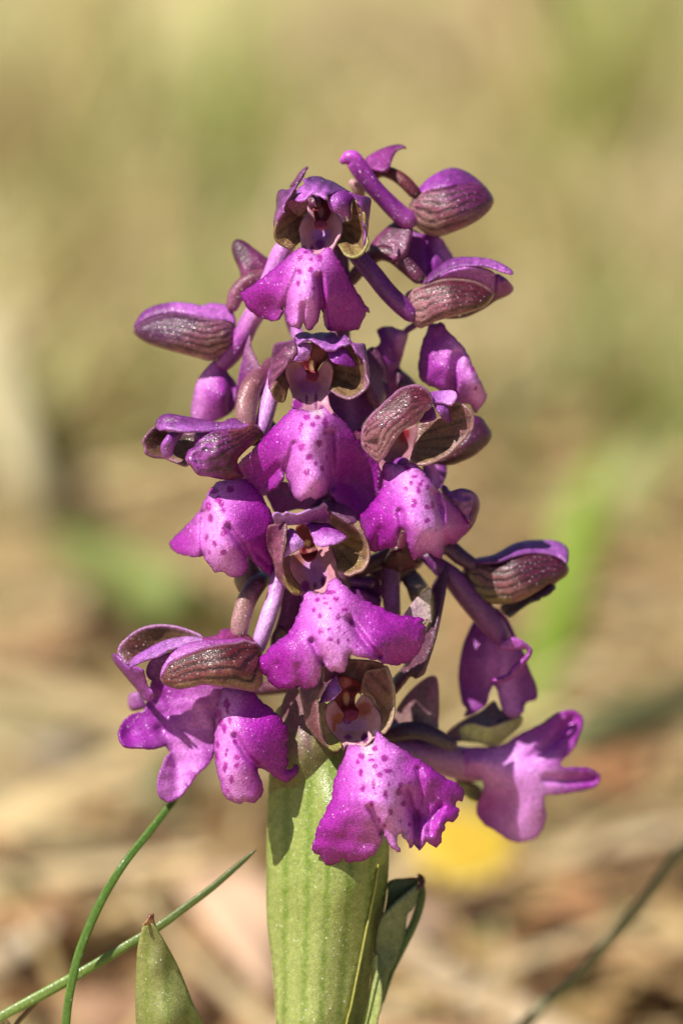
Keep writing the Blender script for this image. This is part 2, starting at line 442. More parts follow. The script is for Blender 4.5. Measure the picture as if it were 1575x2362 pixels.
def blades(name, n, region, length, width, pal, lie, label, mat, seed, curve=.3, rise=0.0):
    r = np.random.RandomState(seed); V = []; F = []; C = []
    for i in range(n):
        x, y = region(r)
        L = r.uniform(*length); wd = r.uniform(*width); az = r.uniform(0, 2 * math.pi)
        el = math.radians(r.uniform(*lie)); d = np.array([math.cos(az) * math.cos(el), math.sin(az) * math.cos(el), math.sin(el)])
        s_ = np.array([-math.sin(az), math.cos(az), r.uniform(-.5, .5)]); s_ /= np.linalg.norm(s_)
        p = np.array([x, y, -.010 + r.uniform(0, rise)]); c = np.array(pal[r.randint(len(pal))]) * r.uniform(.75, 1.2)
        b = len(V); bend = r.uniform(-curve, curve)
        for j, t in enumerate((0, .35, .7, 1)):
            q = p + d * L * t + np.array([-math.sin(az), math.cos(az), 0]) * bend * L * t * t - np.array([0, 0, 1]) * abs(bend) * L * .6 * t * t * (el > .5)
            ww = wd * (.5, .5, .35, .06)[j]
            V += [q - s_ * ww, q + s_ * ww + np.array([0, 0, wd * .25])]; C += [c, c]
        for j in range(3): F.append((b + 2 * j, b + 2 * j + 1, b + 2 * j + 3, b + 2 * j + 2))
    o = mesh(name, V, F, mat, None, np.array(C), origin=(0, 0, 0)); o['kind'] = 'stuff'; o['label'] = label; return o

def wedge(y0, y1, spread=.34, gap=.06):
    def f(r):
        while True:
            y = y0 + (y1 - y0) * r.uniform() ** 1.6; x = r.uniform(-1, 1) * (spread * (y + .4))
            if math.hypot(x, y) > gap: return x, y
    return f
STRAWS = [(.54, .40, .19), (.46, .32, .13), (.62, .48, .27), (.36, .23, .10), (.28, .15, .065), (.50, .29, .14), (.15, .09, .045)]
GREENS = [(.26, .32, .08), (.32, .37, .10), (.20, .28, .06), (.40, .42, .14)]
blades('dry_grass_litter', 5200, wedge(.03, 1.6), (.02, .08), (.0012, .0045), STRAWS, (-4, 16), 'dead straw and grass litter covering the ground', M_STRAW, 5, rise=.008)
blades('dry_meadow_grass', 4200, wedge(.55, 4.0, .32), (.03, .10), (.002, .005), [(.53, .43, .22), (.47, .37, .18), (.57, .46, .28), (.45, .42, .17)], (5, 60), 'pale dry meadow grass far behind the flower', M_STRAW, 6)
blades('green_meadow_grass', 900, wedge(.5, 4.0, .32), (.03, .09), (.002, .0055), GREENS, (15, 80), 'sparse olive green meadow grass far behind the flower', M_BLADE, 8)

# ------------------------------------------------------------------ single things lying or growing behind the flower
def ribbon(name, P, wd, col, mat, label, cat, group=None, up=(0, 0, 1), taper=(.5, 1, .9, .1), parent=None, fold=.25):
    """A real blade through world points: two halves folded along the midrib."""
    P = catmull(np.array([list(p) for p in P], float), .004, False); n = len(P)
    T = np.gradient(P, axis=0); T /= np.linalg.norm(T, axis=1, keepdims=True)
    V = []; F = []; C = []
    for i in range(n):
        t = i / (n - 1); s_ = np.cross(T[i], up); s_ /= max(np.linalg.norm(s_), 1e-6); nn = np.cross(s_, T[i])
        ww = wd * .5 * np.interp(t, np.linspace(0, 1, len(taper)), taper)
        V += [P[i] - s_ * ww, P[i] - nn * ww * fold, P[i] + s_ * ww]
        c = np.array(col[0]) * (1 - t) + np.array(col[-1]) * t; C += [c, c * .9, c]
    for i in range(n - 1):
        for j in (0, 1): F.append((3 * i + j, 3 * i + j + 1, 3 * i + j + 4, 3 * i + j + 3))
    o = mesh(name, V, F, mat, parent, np.array(C), origin=P[0] if parent is None else None)
    md = o.modifiers.new('thickness', 'SOLIDIFY'); md.thickness = .0003; md.offset = 0
    if label: o['label'] = label; o['category'] = cat
    if group: o['group'] = group
    return o

def gp(px, py, h=0.0): return on_ground(px, py, h)
GS = 'dry grass stalks lying on the ground'
ribbon('dry_straw', [gp(-260, 2010, .002), gp(-20, 1915, .006), gp(180, 1810, .010), gp(430, 1690, .006)], .0065, [(.74, .56, .29)], M_STRAW, 'broad tan straw slanting up towards the lowest left flower', 'straw', GS, up=(0, -.6, 1), taper=(.8, 1, 1, .7))
ribbon('dry_straw', [gp(-120, 2260, .004), gp(20, 2195, .008), gp(130, 2120, .006)], .0042, [(.74, .60, .40)], M_STRAW, 'short pale straw low at the edge below the tan straw', 'straw', GS, up=(0, -.6, 1), taper=(.8, 1, .9, .5))
ribbon('dry_straw', [gp(-60, 700, .03), gp(-10, 900, .03), gp(45, 1050, .02), gp(110, 1230, .0)], .013, [(.58, .50, .29)], M_STRAW, 'wide pale straw leaning at the far left margin', 'straw', GS, up=(0, -1, .3), taper=(.4, 1, 1, .6))
ribbon('dry_straw', [gp(870, 2130, .002), gp(1010, 2240, .004), gp(1180, 2330, .004), gp(1400, 2440, .002)], .006, [(.55, .42, .26)], M_STRAW, 'pale tan straw crossing the ground right of the folded leaf', 'straw', GS, up=(0, -.6, 1), taper=(.6, 1, 1, .6))
ribbon('dry_straw', [gp(-80, 1560, .002), gp(150, 1600, .010), gp(420, 1700, .004)], .0055, [(.56, .42, .22)], M_STRAW, 'thin tan straw behind the lowest left flower', 'straw', GS, up=(0, -.6, 1), taper=(.7, 1, 1, .6))

def dead_leaf(px, py, rx, ry, az, col, label):
    c = gp(px, py, .004); r = np.random.RandomState(int(px)); V = [[0, 0, .003]]; F = []; n = 18
    for ring, q in ((1, .5), (2, 1.0)):
        for i in range(n):
            a = 2 * math.pi * i / n; e = 1 - .35 * abs(math.sin(a)) ** 3 if ring == 2 else 1
            V.append([rx * q * math.cos(a) * e, ry * q * math.sin(a) * (1 - .25 * math.cos(a)), .004 * (1 - q) + .003 * math.sin(2 * a + 1) * q + r.uniform(-.0008, .0008)])
    for i in range(n):
        k = (i + 1) % n; F.append((0, 1 + i, 1 + k)); F.append((1 + i, 1 + n + i, 1 + n + k, 1 + k))
    V = np.array(V); ca, sa = math.cos(az), math.sin(az)
    V = np.column_stack([V[:, 0] * ca - V[:, 1] * sa, V[:, 0] * sa + V[:, 1] * ca, V[:, 2]]) + np.array(c)
    o = mesh('dead_leaf', V, F, M_STRAW, None, np.tile(col, (len(V), 1)), origin=c)
    md = o.modifiers.new('thickness', 'SOLIDIFY'); md.thickness = .0004
    o['label'] = label; o['category'] = 'dead leaf'; o['group'] = 'withered leaves on the ground'
dead_leaf(555, 2110, .008, .030, .25, (.74, .50, .33), 'long peach coloured dead leaf left of the green stem sheath')
dead_leaf(1370, 1770, .011, .012, .4, (.55, .27, .12), 'orange brown dead leaf beyond the lowest right flower')
dead_leaf(1310, 2110, .010, .012, 1.1, (.56, .29, .13), 'rusty dead leaf beside the dark slanting stem')
dead_leaf(1500, 2170, .010, .009, .2, (.58, .42, .20), 'yellowish dead leaf right of the dark slanting stem')
dead_leaf(85, 2120, .008, .010, .7, (.52, .29, .14), 'small brown dead leaf left of the upright green blade')
dead_leaf(300, 2330, .012, .010, .1, (.40, .23, .13), 'dull brown dead leaf below the pointed green leaf')
dead_leaf(60, 1500, .016, .014, .6, (.44, .27, .14), 'reddish brown dead leaf at the far left edge')

def stone(px, py, r0, col, label):
    c = gp(px, py, 0); r = np.random.RandomState(int(py)); V = []; F = []; n = 14
    for j, (q, h) in enumerate(((1.0, -.3), (1.08, .05), (.95, .4), (.6, .68), (.22, .78))):
        for i in range(n):
            a = 2 * math.pi * i / n; rr = r0 * q * (1 + .13 * math.sin(2 * a + j) + .08 * math.sin(3 * a + 2)); V.append([c.x + rr * math.cos(a), c.y + rr * .8 * math.sin(a), c.z + r0 * .6 * h])
    for j in range(4):
        for i in range(n): k = (i + 1) % n; F.append((j * n + i, j * n + k, (j + 1) * n + k, (j + 1) * n + i))
    F.append(tuple(4 * n + i for i in range(n)))
    o = mesh('stone', np.array(V), F, M_STRAW, None, np.tile(col, (len(V), 1)), origin=c)
    o['label'] = label; o['category'] = 'stone'; o['group'] = 'small stones on the ground'
stone(130, 1740, .006, (.42, .36, .28), 'small grey stone above the tan slanting straw')
stone(1395, 1925, .010, (.16, .11, .05), 'dark earthy clod right of the yellow flower')
stone(1040, 2110, .007, (.36, .24, .18), 'pinkish brown stone under the yellow flower')

GB = 'green blades growing in the meadow behind'
def gblade(P, wd, col, label, taper=(.7, 1, .9, .15)):
    ribbon('grass_stalk', P, wd, col, M_BLADE, label, 'grass', GB, up=(0, -1, .2), taper=taper)
def rise(px, py, dx, dz, bend=0.0, n=4):
    b = gp(px, py, -.012); return [b + Vector((dx * t + bend * t * t, .02 * t, dz * t)) for t in np.linspace(0, 1, n)]
gblade(rise(1205, 1730, .012, .045, .004), .010, [(.26, .40, .03), (.32, .46, .05)], 'bright green broad blade rising behind the right hand flowers')
gblade(rise(1275, 1500, .008, .045, .006), .012, [(.28, .42, .04), (.36, .48, .07)], 'second bright green blade leaning right behind the broad one')
gblade(rise(1430, 1290, .008, .03, .004), .016, [(.42, .46, .15), (.46, .47, .19)], 'hazy yellow green blade near the far right edge')
gblade([gp(1180, 1790, .004), gp(1350, 1690, .012), gp(1560, 1620, .012), gp(1750, 1580, .008)], .008, [(.32, .36, .16)], 'pale grey green blade lying behind the lowest right lip')
gblade([gp(120, 1260, .0), gp(280, 1330, .02), gp(430, 1400, .02), gp(600, 1470, .0)], .014, [(.28, .34, .10)], 'dull green blade low behind the left hand flowers')
gblade(rise(380, 1950, .006, .03, .01), .012, [(.15, .23, .07)], 'short blurred green blade between the left lip and the crossing grass')
gblade(rise(1150, 2030, -.004, .02, .0), .004, [(.14, .2, .03)], 'tiny green shoot under the yellow flower')
gblade(rise(960, 2400, .02, .02, .004), .006, [(.20, .22, .06)], 'olive blade at the foot of the folded leaf')
gblade(rise(1330, 2420, .006, .016, .004), .012, [(.10, .22, .05)], 'low bright green leaf blade below the dark slanting stem')
gblade(rise(30, 2380, -.004, .02, .004), .004, [(.14, .20, .05)], 'short green blade in the lower left corner')

# yellow flower, out of focus behind the lowest lip
def yellow_flower():
    c = gp(1066, 1950, .012)
    t = empty('yellow_flower', gp(1066, 1950, -.012), None, 'blurred yellow daisy like flower behind the lowest purple lip', 'flower')
    mesh('stem', *stem_geo(np.array(ORG[t.name]), np.array(c), .0008), M_BLADE, t, np.tile((.2, .28, .06), (16, 1)))
    n = 16; pm = None
    for i in range(n):
        a = 2 * math.pi * i / n; V = []; F = []
        for j, (q, ww) in enumerate(((.0020, .0007), (.0046, .0013), (.0076, .0014), (.0092, .0005))):
            for s_ in (-1, 1):
                V.append([q, s_ * ww, .0016 * math.sin(q * 300) - 8 * q * q]); 
        F = [(2 * j, 2 * j + 1, 2 * j + 3, 2 * j + 2) for j in range(3)]
        V = np.array(V); V = np.column_stack([V[:, 0] * math.cos(a) - V[:, 1] * math.sin(a), V[:, 0] * math.sin(a) + V[:, 1] * math.cos(a), V[:, 2]])
        tl = math.radians(22); V = np.column_stack([V[:, 0], V[:, 1] * math.cos(tl) - V[:, 2] * math.sin(tl), V[:, 1] * math.sin(tl) + V[:, 2] * math.cos(tl)])
        mesh('petal', V + np.array(c), F, M_BLADE, t, np.tile((.66, .46, .05), (len(V), 1)))
    V = []; F = []; k = 12
    for j in range(4):
        for i in range(k):
            a = 2 * math.pi * i / k; q = .0026 * math.cos(j * .5); V.append([q * math.cos(a), q * math.sin(a) * .8 - .0006 * j, .0017 * math.sin(j * .5)])
    for j in range(3):
        for i in range(k): F.append((j * k + i, j * k + (i + 1) % k, (j + 1) * k + (i + 1) % k, (j + 1) * k + i))
    F.append(tuple(3 * k + i for i in range(k)))
    mesh('flower_centre', np.array(V) + np.array(c), F, M_BLADE, t, np.tile((.80, .50, .02), (len(V), 1)))
def stem_geo(a, b, r):
    V = []; F = []
    for j, p in enumerate((a, b)):
        for i in range(8):
            q = 2 * math.pi * i / 8; V.append([p[0] + r * math.cos(q), p[1] + r * math.sin(q), p[2]])
    for i in range(8): k = (i + 1) % 8; F.append((i, k, 8 + k, 8 + i))
    return np.array(V), F
yellow_flower()

# blades and stem near the flower
gz = 3690   # photograph row of the ground under the focus plane
def near(o, label, cat, group=None):
    o['label'] = label; o['category'] = cat
    if group: o['group'] = group
NB = 'thin green grass blades left of the spike'
near(tube('grass_stalk', 'Z9', '1060,240,-190,1.7 1020,300,-185,4.2 975,370,-175,7.6 850,530,-120,9.2 700,720,-64,9.2 600,880,-62,10.1 520,1040,-60,10.5 450,1220,-60,10.5 405,1400,-60,10.1 375,1622,-60,10.1 345,2200,-60,10.1 320,3400,-60,10.1 315,4760,-60,9.2', M_GRASS, None, [(.10, .20, .03), (.13, .24, .04), (.10, .2, .03)], flat=.5), 'thin green blade arching up to the lowest left flower', 'grass', NB)
near(tube('grass_stalk', 'Z9', '1447,636,-120,1.3 1420,660,-120,3.8 1350,722,-120,6.7 1200,850,-118,8.4 1050,962,-115,9.2 900,1070,-112,10.1 700,1190,-108,10.9 500,1310,-104,11.8 250,1450,-100,12.6 0,1585,-96,10.9 -300,1760,-90,10.9 -560,2100,-90,10.1 -700,2900,-90,10.1 -760,4740,-90,9.2', M_GRASS, None, [(.09, .11, .03), (.20, .30, .06), (.34, .46, .14), (.30, .42, .12), (.18, .28, .06)], flat=.55), 'pale green blade crossing behind the pointed leaf with a dark tip', 'grass', NB)
near(tube('grass_stalk', 'Z9', '240,1455,-100,4 215,1490,-104,5 150,1560,-110,6 80,1650,-118,6 -20,1900,-130,6 -120,4740,-150,6', M_GRASS, None, [(.22, .12, .07), (.15, .24, .05), (.13, .22, .04)], flat=.6), 'short green side blade with a brown joint under the pale blade', 'grass', NB)
near(tube('plant_stem', 'Z10', '1900,120,-1030.0,8.5 1700,420,-1010.0,10.7 1575,590,-1000.0,12.8 1480,690,-990.0,13.8 1400,820,-980.0,13.8 1300,940,-970.0,15.0 1220,1040,-960.0,15.0 1100,1170,-950.0,15.0 980,1300,-940.0,15.0 850,1410,-930.0,15.0 720,1538,-920.0,15.0 500,1760,-910.0,15.0 250,2200,-900.0,15.0 150,3000,-890.0,15.0 120,4300,-890.0,15.0', M_GRASS, None, [(.28, .26, .11), (.29, .27, .11), (.26, .24, .10)]), 'dark olive bare stem slanting across the lower right', 'stem')

lf = empty('pointed_leaf', cam_pts([[480, 3640, -10]])[0], None, 'pointed green leaf with a withered brown tip left of the stem', 'leaf')
patch('leaf_blade', 'Z9', '812,1062 850,1052 884,1075 930,1150 970,1220 1010,1300 1060,1420 1100,1520 1155,1622 1290,1950 1400,2500 1420,3200 1330,4000 1230,4740 1120,4740 980,4000 830,3200 780,2400 790,1900 770,1622 765,1450 770,1300 780,1180 800,1100',
      '850,1060,10 780,1300,-30 860,1300,5 1000,1290,-35 770,1620,-60 930,1600,15 1150,1620,-65 780,2500,-120 1100,2500,0 1410,2500,-130 1180,4700,-20', M_LEAF, lf,
      sep_col((850, 1050), (.31, .31, .105), (950, 1900), (.26, .29, .09), veins=(930, 6200, 260, 0, .9, 1.2), mott=.06, vcol=(.19, .24, .04), rim=((.33, .34, .10), 4)), step=9, thick=7, fine=.3)
patch('withered_tip', 'Z9', '812,1064 830,1040 842,1022 852,1000 862,1008 872,996 872,1025 878,1050 886,1078 850,1066', '850,1060,12 860,1000,4', M_LEAF, lf,
      sep_col((850, 1070), (.42, .24, .08), (860, 1010), (.30, .10, .06), mott=.25), step=3, thick=6)

# ================================================================== the orchid
orchid = empty('orchid', cam_pts([[765, 3690, -120]])[0], None, 'purple green winged orchid spike with spotted lips on a green sheathed stem', 'orchid')
ST = '760,3700,-140,58 757,2900,-140,56 757,2300,-140,52 765,1900,-140,48 772,1650,-150,40 775,1400,-165,36 778,1100,-172,32 782,850,-175,27 785,650,-178,22 785,520,-178,16 782,470,-175,9'
tube('stem', 'P', ST, M_TUB, orchid, [(.30, .38, .10), (.28, .34, .09), (.20, .16, .07), (.14, .05, .08), (.15, .04, .10), (.16, .04, .12)], nseg=20, ridge=.03)

GC = lambda a, b: sep_col(a[0], a[1], b[0], b[1], veins=None)
SHEATH = sep_col((640, 0), (.30, .36, .085), (560, 2000), (.42, .47, .15), veins=(250, 9500, 330, 0, .95, .6), mott=.05, vcol=(.17, .27, .03))
sh = empty('sheath_leaf', cam_pts([[765, 3690, -120]])[0], orchid)
patch('leaf_blade', 'Z8', '300,-520 700,-560 900,-300 1110,200 1140,520 1130,700 1066,760 1035,960 985,1200 930,1450 880,1680 830,1900 805,1984 740,2400 640,3400 640,5000 640,6480 560,6480 480,5000 400,3400 300,2400 260,1984 250,1800 225,1500 192,1200 182,900 186,600 192,300 205,30 230,-250',
      '300,-400,-150 600,-400,-95 900,-300,-120 200,300,-150 480,300,-70 800,300,-28 1100,300,-110 184,900,-150 300,900,-95 600,900,-24 900,900,-32 1040,900,-85 230,1500,-150 400,1500,-80 600,1500,-42 900,1500,-80 260,1984,-150 500,1984,-60 800,1984,-85 520,3400,-70 640,3400,-120 400,3400,-140 560,6400,-90', M_LEAF, sh, SHEATH, step=9, thick=7, fine=.4)
patch('leaf_edge', 'Z8', '1140,480 1152,640 1146,800 1128,950 1100,1130 1060,1300 1010,1600 985,1800 955,1984 880,2400 760,3400 690,5000 640,6400 560,5000 600,3400 700,2400 760,1984 850,1640 940,1300 1010,960 1050,700',
      '1140,600,-150 1060,700,-112 1110,1000,-165 990,1000,-108 930,1500,-108 1010,1500,-170 800,1984,-105 950,1984,-170 700,3400,-150', M_LEAF, sh, sep_col((1100, 500), (.17, .22, .05), (900, 2000), (.20, .26, .06), veins=(250, 9500, 330, 0, .8, .6), mott=.06, vcol=(.10, .16, .02)), step=8, thick=7)  # darker green than the sheath: shade of the turned-away side put into the colour
patch('leaf_edge', 'Z8', '1008,1480 1046,1440 1052,1560 1085,1690 1080,1850 1050,1984 960,2500 800,3600 740,3600 840,2500 930,1984 960,1850 1000,1700 1012,1560',
      '1040,1450,-120 1080,1750,-105 1050,1984,-105 940,1984,-120 800,3500,-120', M_LEAF, sh, sep_col((1050, 1450), (.36, .44, .15), (950, 2000), (.40, .46, .14), mott=.06, rim=((.52, .56, .22), 3)), step=7, thick=7)
tube('leaf_edge', 'Z8', '1066,730,-84,2 1040,900,-78,2.6 1000,1100,-72,2.8 950,1350,-70,2.8 900,1600,-72,2.8 850,1850,-78,2.6 815,1984,-84,2.6 730,2500,-100,2', M_LEAF, sh, [(.50, .48, .12)])

fl = empty('folded_leaf', cam_pts([[870, 2400, -150]])[0], orchid)
patch('leaf_blade', 'Z8', '1080,1200 1115,1090 1135,960 1142,872 1200,842 1262,836 1340,830 1392,842 1350,905 1280,960 1200,1040 1140,1120', '1140,900,-190 1380,840,-205 1250,930,-195 1090,1180,-185', M_LEAF, fl,
      sep_col((1140, 1000), (.09, .15, .025), (1380, 850), (.13, .15, .05), mott=.1), step=6)
patch('leaf_blade', 'Z8', '1045,1400 1060,1250 1095,1150 1170,1060 1270,970 1350,905 1385,880 1388,950 1345,1075 1300,1120 1285,1200 1280,1260 1240,1390 1190,1520 1150,1600 1120,1750 1080,1900 1060,1984 960,2700 820,3500 760,3500 880,2500 1000,1984 1080,1850 1085,1690 1060,1560',
      '1050,1400,-150 1200,1100,-150 1380,900,-190 1280,1200,-190 1150,1500,-165 1080,1850,-150 1050,2000,-150 800,3400,-150', M_LEAF, fl,
      sep_col((1300, 950), (.22, .26, .14), (1080, 1900), (.15, .20, .06), veins=(1100, 3900, 60, 0, .25, .4), mott=.14), step=7, thick=5)
tube('leaf_edge', 'Z8', '1400,850,-196,5 1408,960,-200,9 1385,1080,-203,10 1340,1200,-205,10 1280,1320,-203,11 1210,1460,-198,11 1150,1590,-190,10 1090,1800,-180,8', M_LEAF, fl, [(.06, .10, .02), (.10, .17, .03), (.08, .14, .03)], flat=.5)
patch('withered_tip', 'Z8', '1262,838 1330,828 1372,828 1370,802 1386,800 1418,822 1428,866 1412,905 1385,925 1340,935 1345,905 1385,880 1372,850 1300,848', '1400,830,-188 1280,838,-200 1360,920,-186', M_LEAF, fl, sep_col((1300, 840), (.14, .05, .03), (1400, 900), (.10, .03, .03), mott=.3), step=3.5)

# bracts in the shade round the lowest flowers
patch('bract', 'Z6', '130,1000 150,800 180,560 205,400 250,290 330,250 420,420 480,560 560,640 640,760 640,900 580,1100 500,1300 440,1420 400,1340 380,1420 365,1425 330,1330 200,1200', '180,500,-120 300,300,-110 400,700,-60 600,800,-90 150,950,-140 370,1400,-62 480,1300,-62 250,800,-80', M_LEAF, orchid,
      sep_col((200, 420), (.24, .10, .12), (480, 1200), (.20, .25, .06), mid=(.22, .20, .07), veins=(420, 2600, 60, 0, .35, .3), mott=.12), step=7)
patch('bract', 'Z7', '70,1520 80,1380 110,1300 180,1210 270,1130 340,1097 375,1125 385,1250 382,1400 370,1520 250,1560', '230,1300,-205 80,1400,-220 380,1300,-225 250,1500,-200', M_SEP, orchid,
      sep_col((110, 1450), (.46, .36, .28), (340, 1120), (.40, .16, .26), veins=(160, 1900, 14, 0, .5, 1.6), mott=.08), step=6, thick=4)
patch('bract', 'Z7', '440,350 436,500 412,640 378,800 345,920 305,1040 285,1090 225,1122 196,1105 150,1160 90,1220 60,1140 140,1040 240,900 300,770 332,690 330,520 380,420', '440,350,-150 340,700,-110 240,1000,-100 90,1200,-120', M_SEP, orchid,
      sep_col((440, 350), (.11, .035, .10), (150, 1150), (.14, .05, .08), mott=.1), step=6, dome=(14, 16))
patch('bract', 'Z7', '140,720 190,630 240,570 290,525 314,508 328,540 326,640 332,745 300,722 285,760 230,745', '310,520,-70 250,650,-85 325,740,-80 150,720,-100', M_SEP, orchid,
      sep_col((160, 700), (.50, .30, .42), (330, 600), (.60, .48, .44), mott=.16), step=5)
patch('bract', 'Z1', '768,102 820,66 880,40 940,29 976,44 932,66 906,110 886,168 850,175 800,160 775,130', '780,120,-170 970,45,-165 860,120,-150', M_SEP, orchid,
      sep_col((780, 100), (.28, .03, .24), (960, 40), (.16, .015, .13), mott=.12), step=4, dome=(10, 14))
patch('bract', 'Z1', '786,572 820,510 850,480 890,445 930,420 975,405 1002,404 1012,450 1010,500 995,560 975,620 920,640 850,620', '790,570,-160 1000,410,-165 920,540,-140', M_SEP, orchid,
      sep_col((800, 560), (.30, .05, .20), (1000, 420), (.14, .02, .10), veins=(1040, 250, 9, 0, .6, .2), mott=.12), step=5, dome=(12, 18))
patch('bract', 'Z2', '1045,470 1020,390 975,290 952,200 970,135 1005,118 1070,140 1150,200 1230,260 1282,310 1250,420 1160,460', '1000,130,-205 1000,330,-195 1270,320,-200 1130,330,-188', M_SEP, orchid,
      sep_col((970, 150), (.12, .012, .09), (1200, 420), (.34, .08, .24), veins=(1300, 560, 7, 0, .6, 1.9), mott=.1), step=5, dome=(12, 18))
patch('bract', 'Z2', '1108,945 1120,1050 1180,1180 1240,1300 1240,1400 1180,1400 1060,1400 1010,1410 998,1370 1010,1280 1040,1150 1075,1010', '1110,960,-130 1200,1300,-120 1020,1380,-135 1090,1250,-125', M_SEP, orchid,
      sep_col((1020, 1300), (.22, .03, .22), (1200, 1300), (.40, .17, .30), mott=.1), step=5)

FC = 'flowers of the purple orchid spike'
def flower(x, y, z, label=None):
    f = empty('flower', cam_pts([[x, y, z]])[0], orchid)
    if label: f['label'] = label
    return f
LILRIM = (LILAC, 4)

# ---- topmost front flower
f = flower(740, 520, -80, 'topmost flower facing the viewer with a bare spotted lip')
patch('lip', 'Z1', '440,560 400,580 330,640 270,690 200,745 150,780 125,795 126,812 150,865 190,905 240,930 290,942 320,930 338,895 347,868 352,905 360,945 385,970 420,982 436,976 445,950 455,975 480,992 502,975 528,930 540,880 552,940 562,978 580,990 640,995 725,988 748,955 768,912 775,895 790,902 786,880 770,860 745,820 700,750 660,670 620,610 600,570 570,560 540,585 510,598 480,575 455,553',
      '500,580,5 480,680,42 450,760,58 430,860,55 400,960,38 490,970,22 330,720,8 230,800,-18 140,800,-48 250,920,-45 330,900,-15 600,620,5 640,750,0 700,850,-28 785,900,-55 640,980,-35', M_LIP, f,
      lip_col('500,585 460,700 440,850 420,970', 78, '432,618,17,19 488,622,12,10 530,618,16,22 430,690,13,17 485,677,14,18 400,667,10,15 537,690,8,15 455,742,7,10 421,750,11,14 500,773,10,10 462,588,18,9 430,812,6,6'),
      creases=[('525,720 540,820 548,980', 38, 9), ('420,690 380,780 350,870', 16, 8), ('445,860 440,975', 22, 6)], step=4, cren=.6, wave=(1.8, 82), roll=(7, 7))
patch('throat', 'H1', '630,440 700,520 740,560 860,560 930,580 1000,640 1040,720 1040,840 1020,920 980,980 940,1060 900,1100 760,1150 700,1180 640,1100 560,1060 545,1000 530,900 520,820 545,720 580,650 610,580',
      '525,850,-15 1040,800,-15 700,520,-75 700,1170,-8 790,900,-80 790,1040,-50 600,720,-35 980,740,-35 930,1050,-4 570,1030,-8', M_THR, f,
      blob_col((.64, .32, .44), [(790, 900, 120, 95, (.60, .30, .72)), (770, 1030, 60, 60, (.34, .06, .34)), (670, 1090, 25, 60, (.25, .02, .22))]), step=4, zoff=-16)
patch('column', 'H1', '640,410 680,390 760,400 860,440 880,520 912,590 890,660 850,730 870,770 830,810 790,822 740,815 700,780 700,740 720,720 700,640 680,560 650,500', '660,420,-70 850,450,-70 780,600,-55 785,790,-15', M_THR, f,
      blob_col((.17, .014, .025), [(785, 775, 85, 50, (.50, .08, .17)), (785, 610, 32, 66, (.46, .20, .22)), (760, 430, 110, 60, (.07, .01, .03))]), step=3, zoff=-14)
patch('lateral_sepal', 'H1', '620,440 560,440 500,400 455,300 410,370 350,450 320,500 305,560 310,610 270,660 230,730 205,800 190,880 205,960 240,1010 290,1040 350,1070 400,1085 450,1050 510,1005 540,970 530,900 520,820 540,730 570,650 610,590', '205,800,2 240,1010,-5 400,1080,-8 540,730,-60 610,500,-90 350,450,2 450,720,-52', M_SEP, f,
      sep_col((520, 500), (.24, .10, .09), (350, 1050), (.36, .27, .10), veins=(760, 560, 30, .35, .75, .5), mott=.12), step=4)
patch('lateral_sepal', 'H1', '1120,370 1180,360 1200,420 1260,490 1310,560 1340,640 1345,740 1358,830 1362,900 1385,1000 1358,1060 1340,1100 1300,1150 1250,1180 1200,1190 1140,1180 1080,1140 1040,1080 1000,1020 990,1000 1020,930 1040,850 1040,760 1150,720 1165,620 1170,480', '1340,740,10 1360,1000,14 1200,1185,34 1080,1130,18 1000,1020,-30 1040,800,-60 1180,420,-20 1200,850,-48 1200,1040,-20', M_SEP, f,
      sep_col((1150, 500), (.22, .11, .07), (1240, 1180), (.36, .33, .10), mid=(.27, .18, .08), veins=(850, 640, 26, -.35, .7, .3), mott=.12, rim=((.38, .34, .11), 3)), step=4)
patch('sepal_rim', 'H1', '250,325 290,315 350,320 400,295 455,265 470,250 430,330 410,370 350,450 310,520 300,590 310,610 280,650 240,710 215,790 195,840 190,870 175,800 170,750 185,640 205,560 205,460 215,390 230,345', '170,750,-50 205,460,-50 250,325,-50 430,330,22 310,520,28 240,710,18 190,860,0', M_SEP, f,
      sep_col((200, 400), (.11, .025, .10), (350, 480), (.26, .06, .26), mott=.3), step=3.5, dome=(8, 9))
patch('sepal_rim', 'H1', '1170,350 1210,370 1280,395 1370,405 1420,430 1437,480 1425,540 1420,620 1405,720 1400,800 1390,900 1385,980 1360,1050 1350,980 1360,860 1345,780 1340,700 1330,620 1310,560 1260,490 1215,430 1190,390', '1437,480,-45 1405,720,-35 1310,560,22 1215,430,20 1345,780,18 1370,1000,12', M_SEP, f,
      sep_col((1420, 460), (.10, .02, .11), (1280, 520), (.26, .05, .28), mott=.3), step=3.5, dome=(8, 9))
patch('petal', 'H1', '340,500 400,450 470,465 560,460 620,440 612,540 575,610 560,650 520,685 450,645 380,570 345,520', '340,500,-2 620,440,-20 520,685,-60 450,540,-25', M_LIP, f, sep_col((400, 470), (.34, .08, .26), (540, 650), (.36, .16, .18), mott=.1), step=3.5)
patch('petal', 'H1', '870,385 930,355 1060,335 1130,350 1190,380 1210,430 1180,500 1170,620 1165,730 1130,680 1080,650 1000,630 940,610 900,570 880,520 870,450', '870,385,5 940,600,25 1165,730,5 1190,380,-5 1010,480,34', M_LIP, f, sep_col((950, 560), (.44, .10, .52), (1150, 450), (.20, .02, .24), mott=.14), step=3.5, roll=(4, 4))
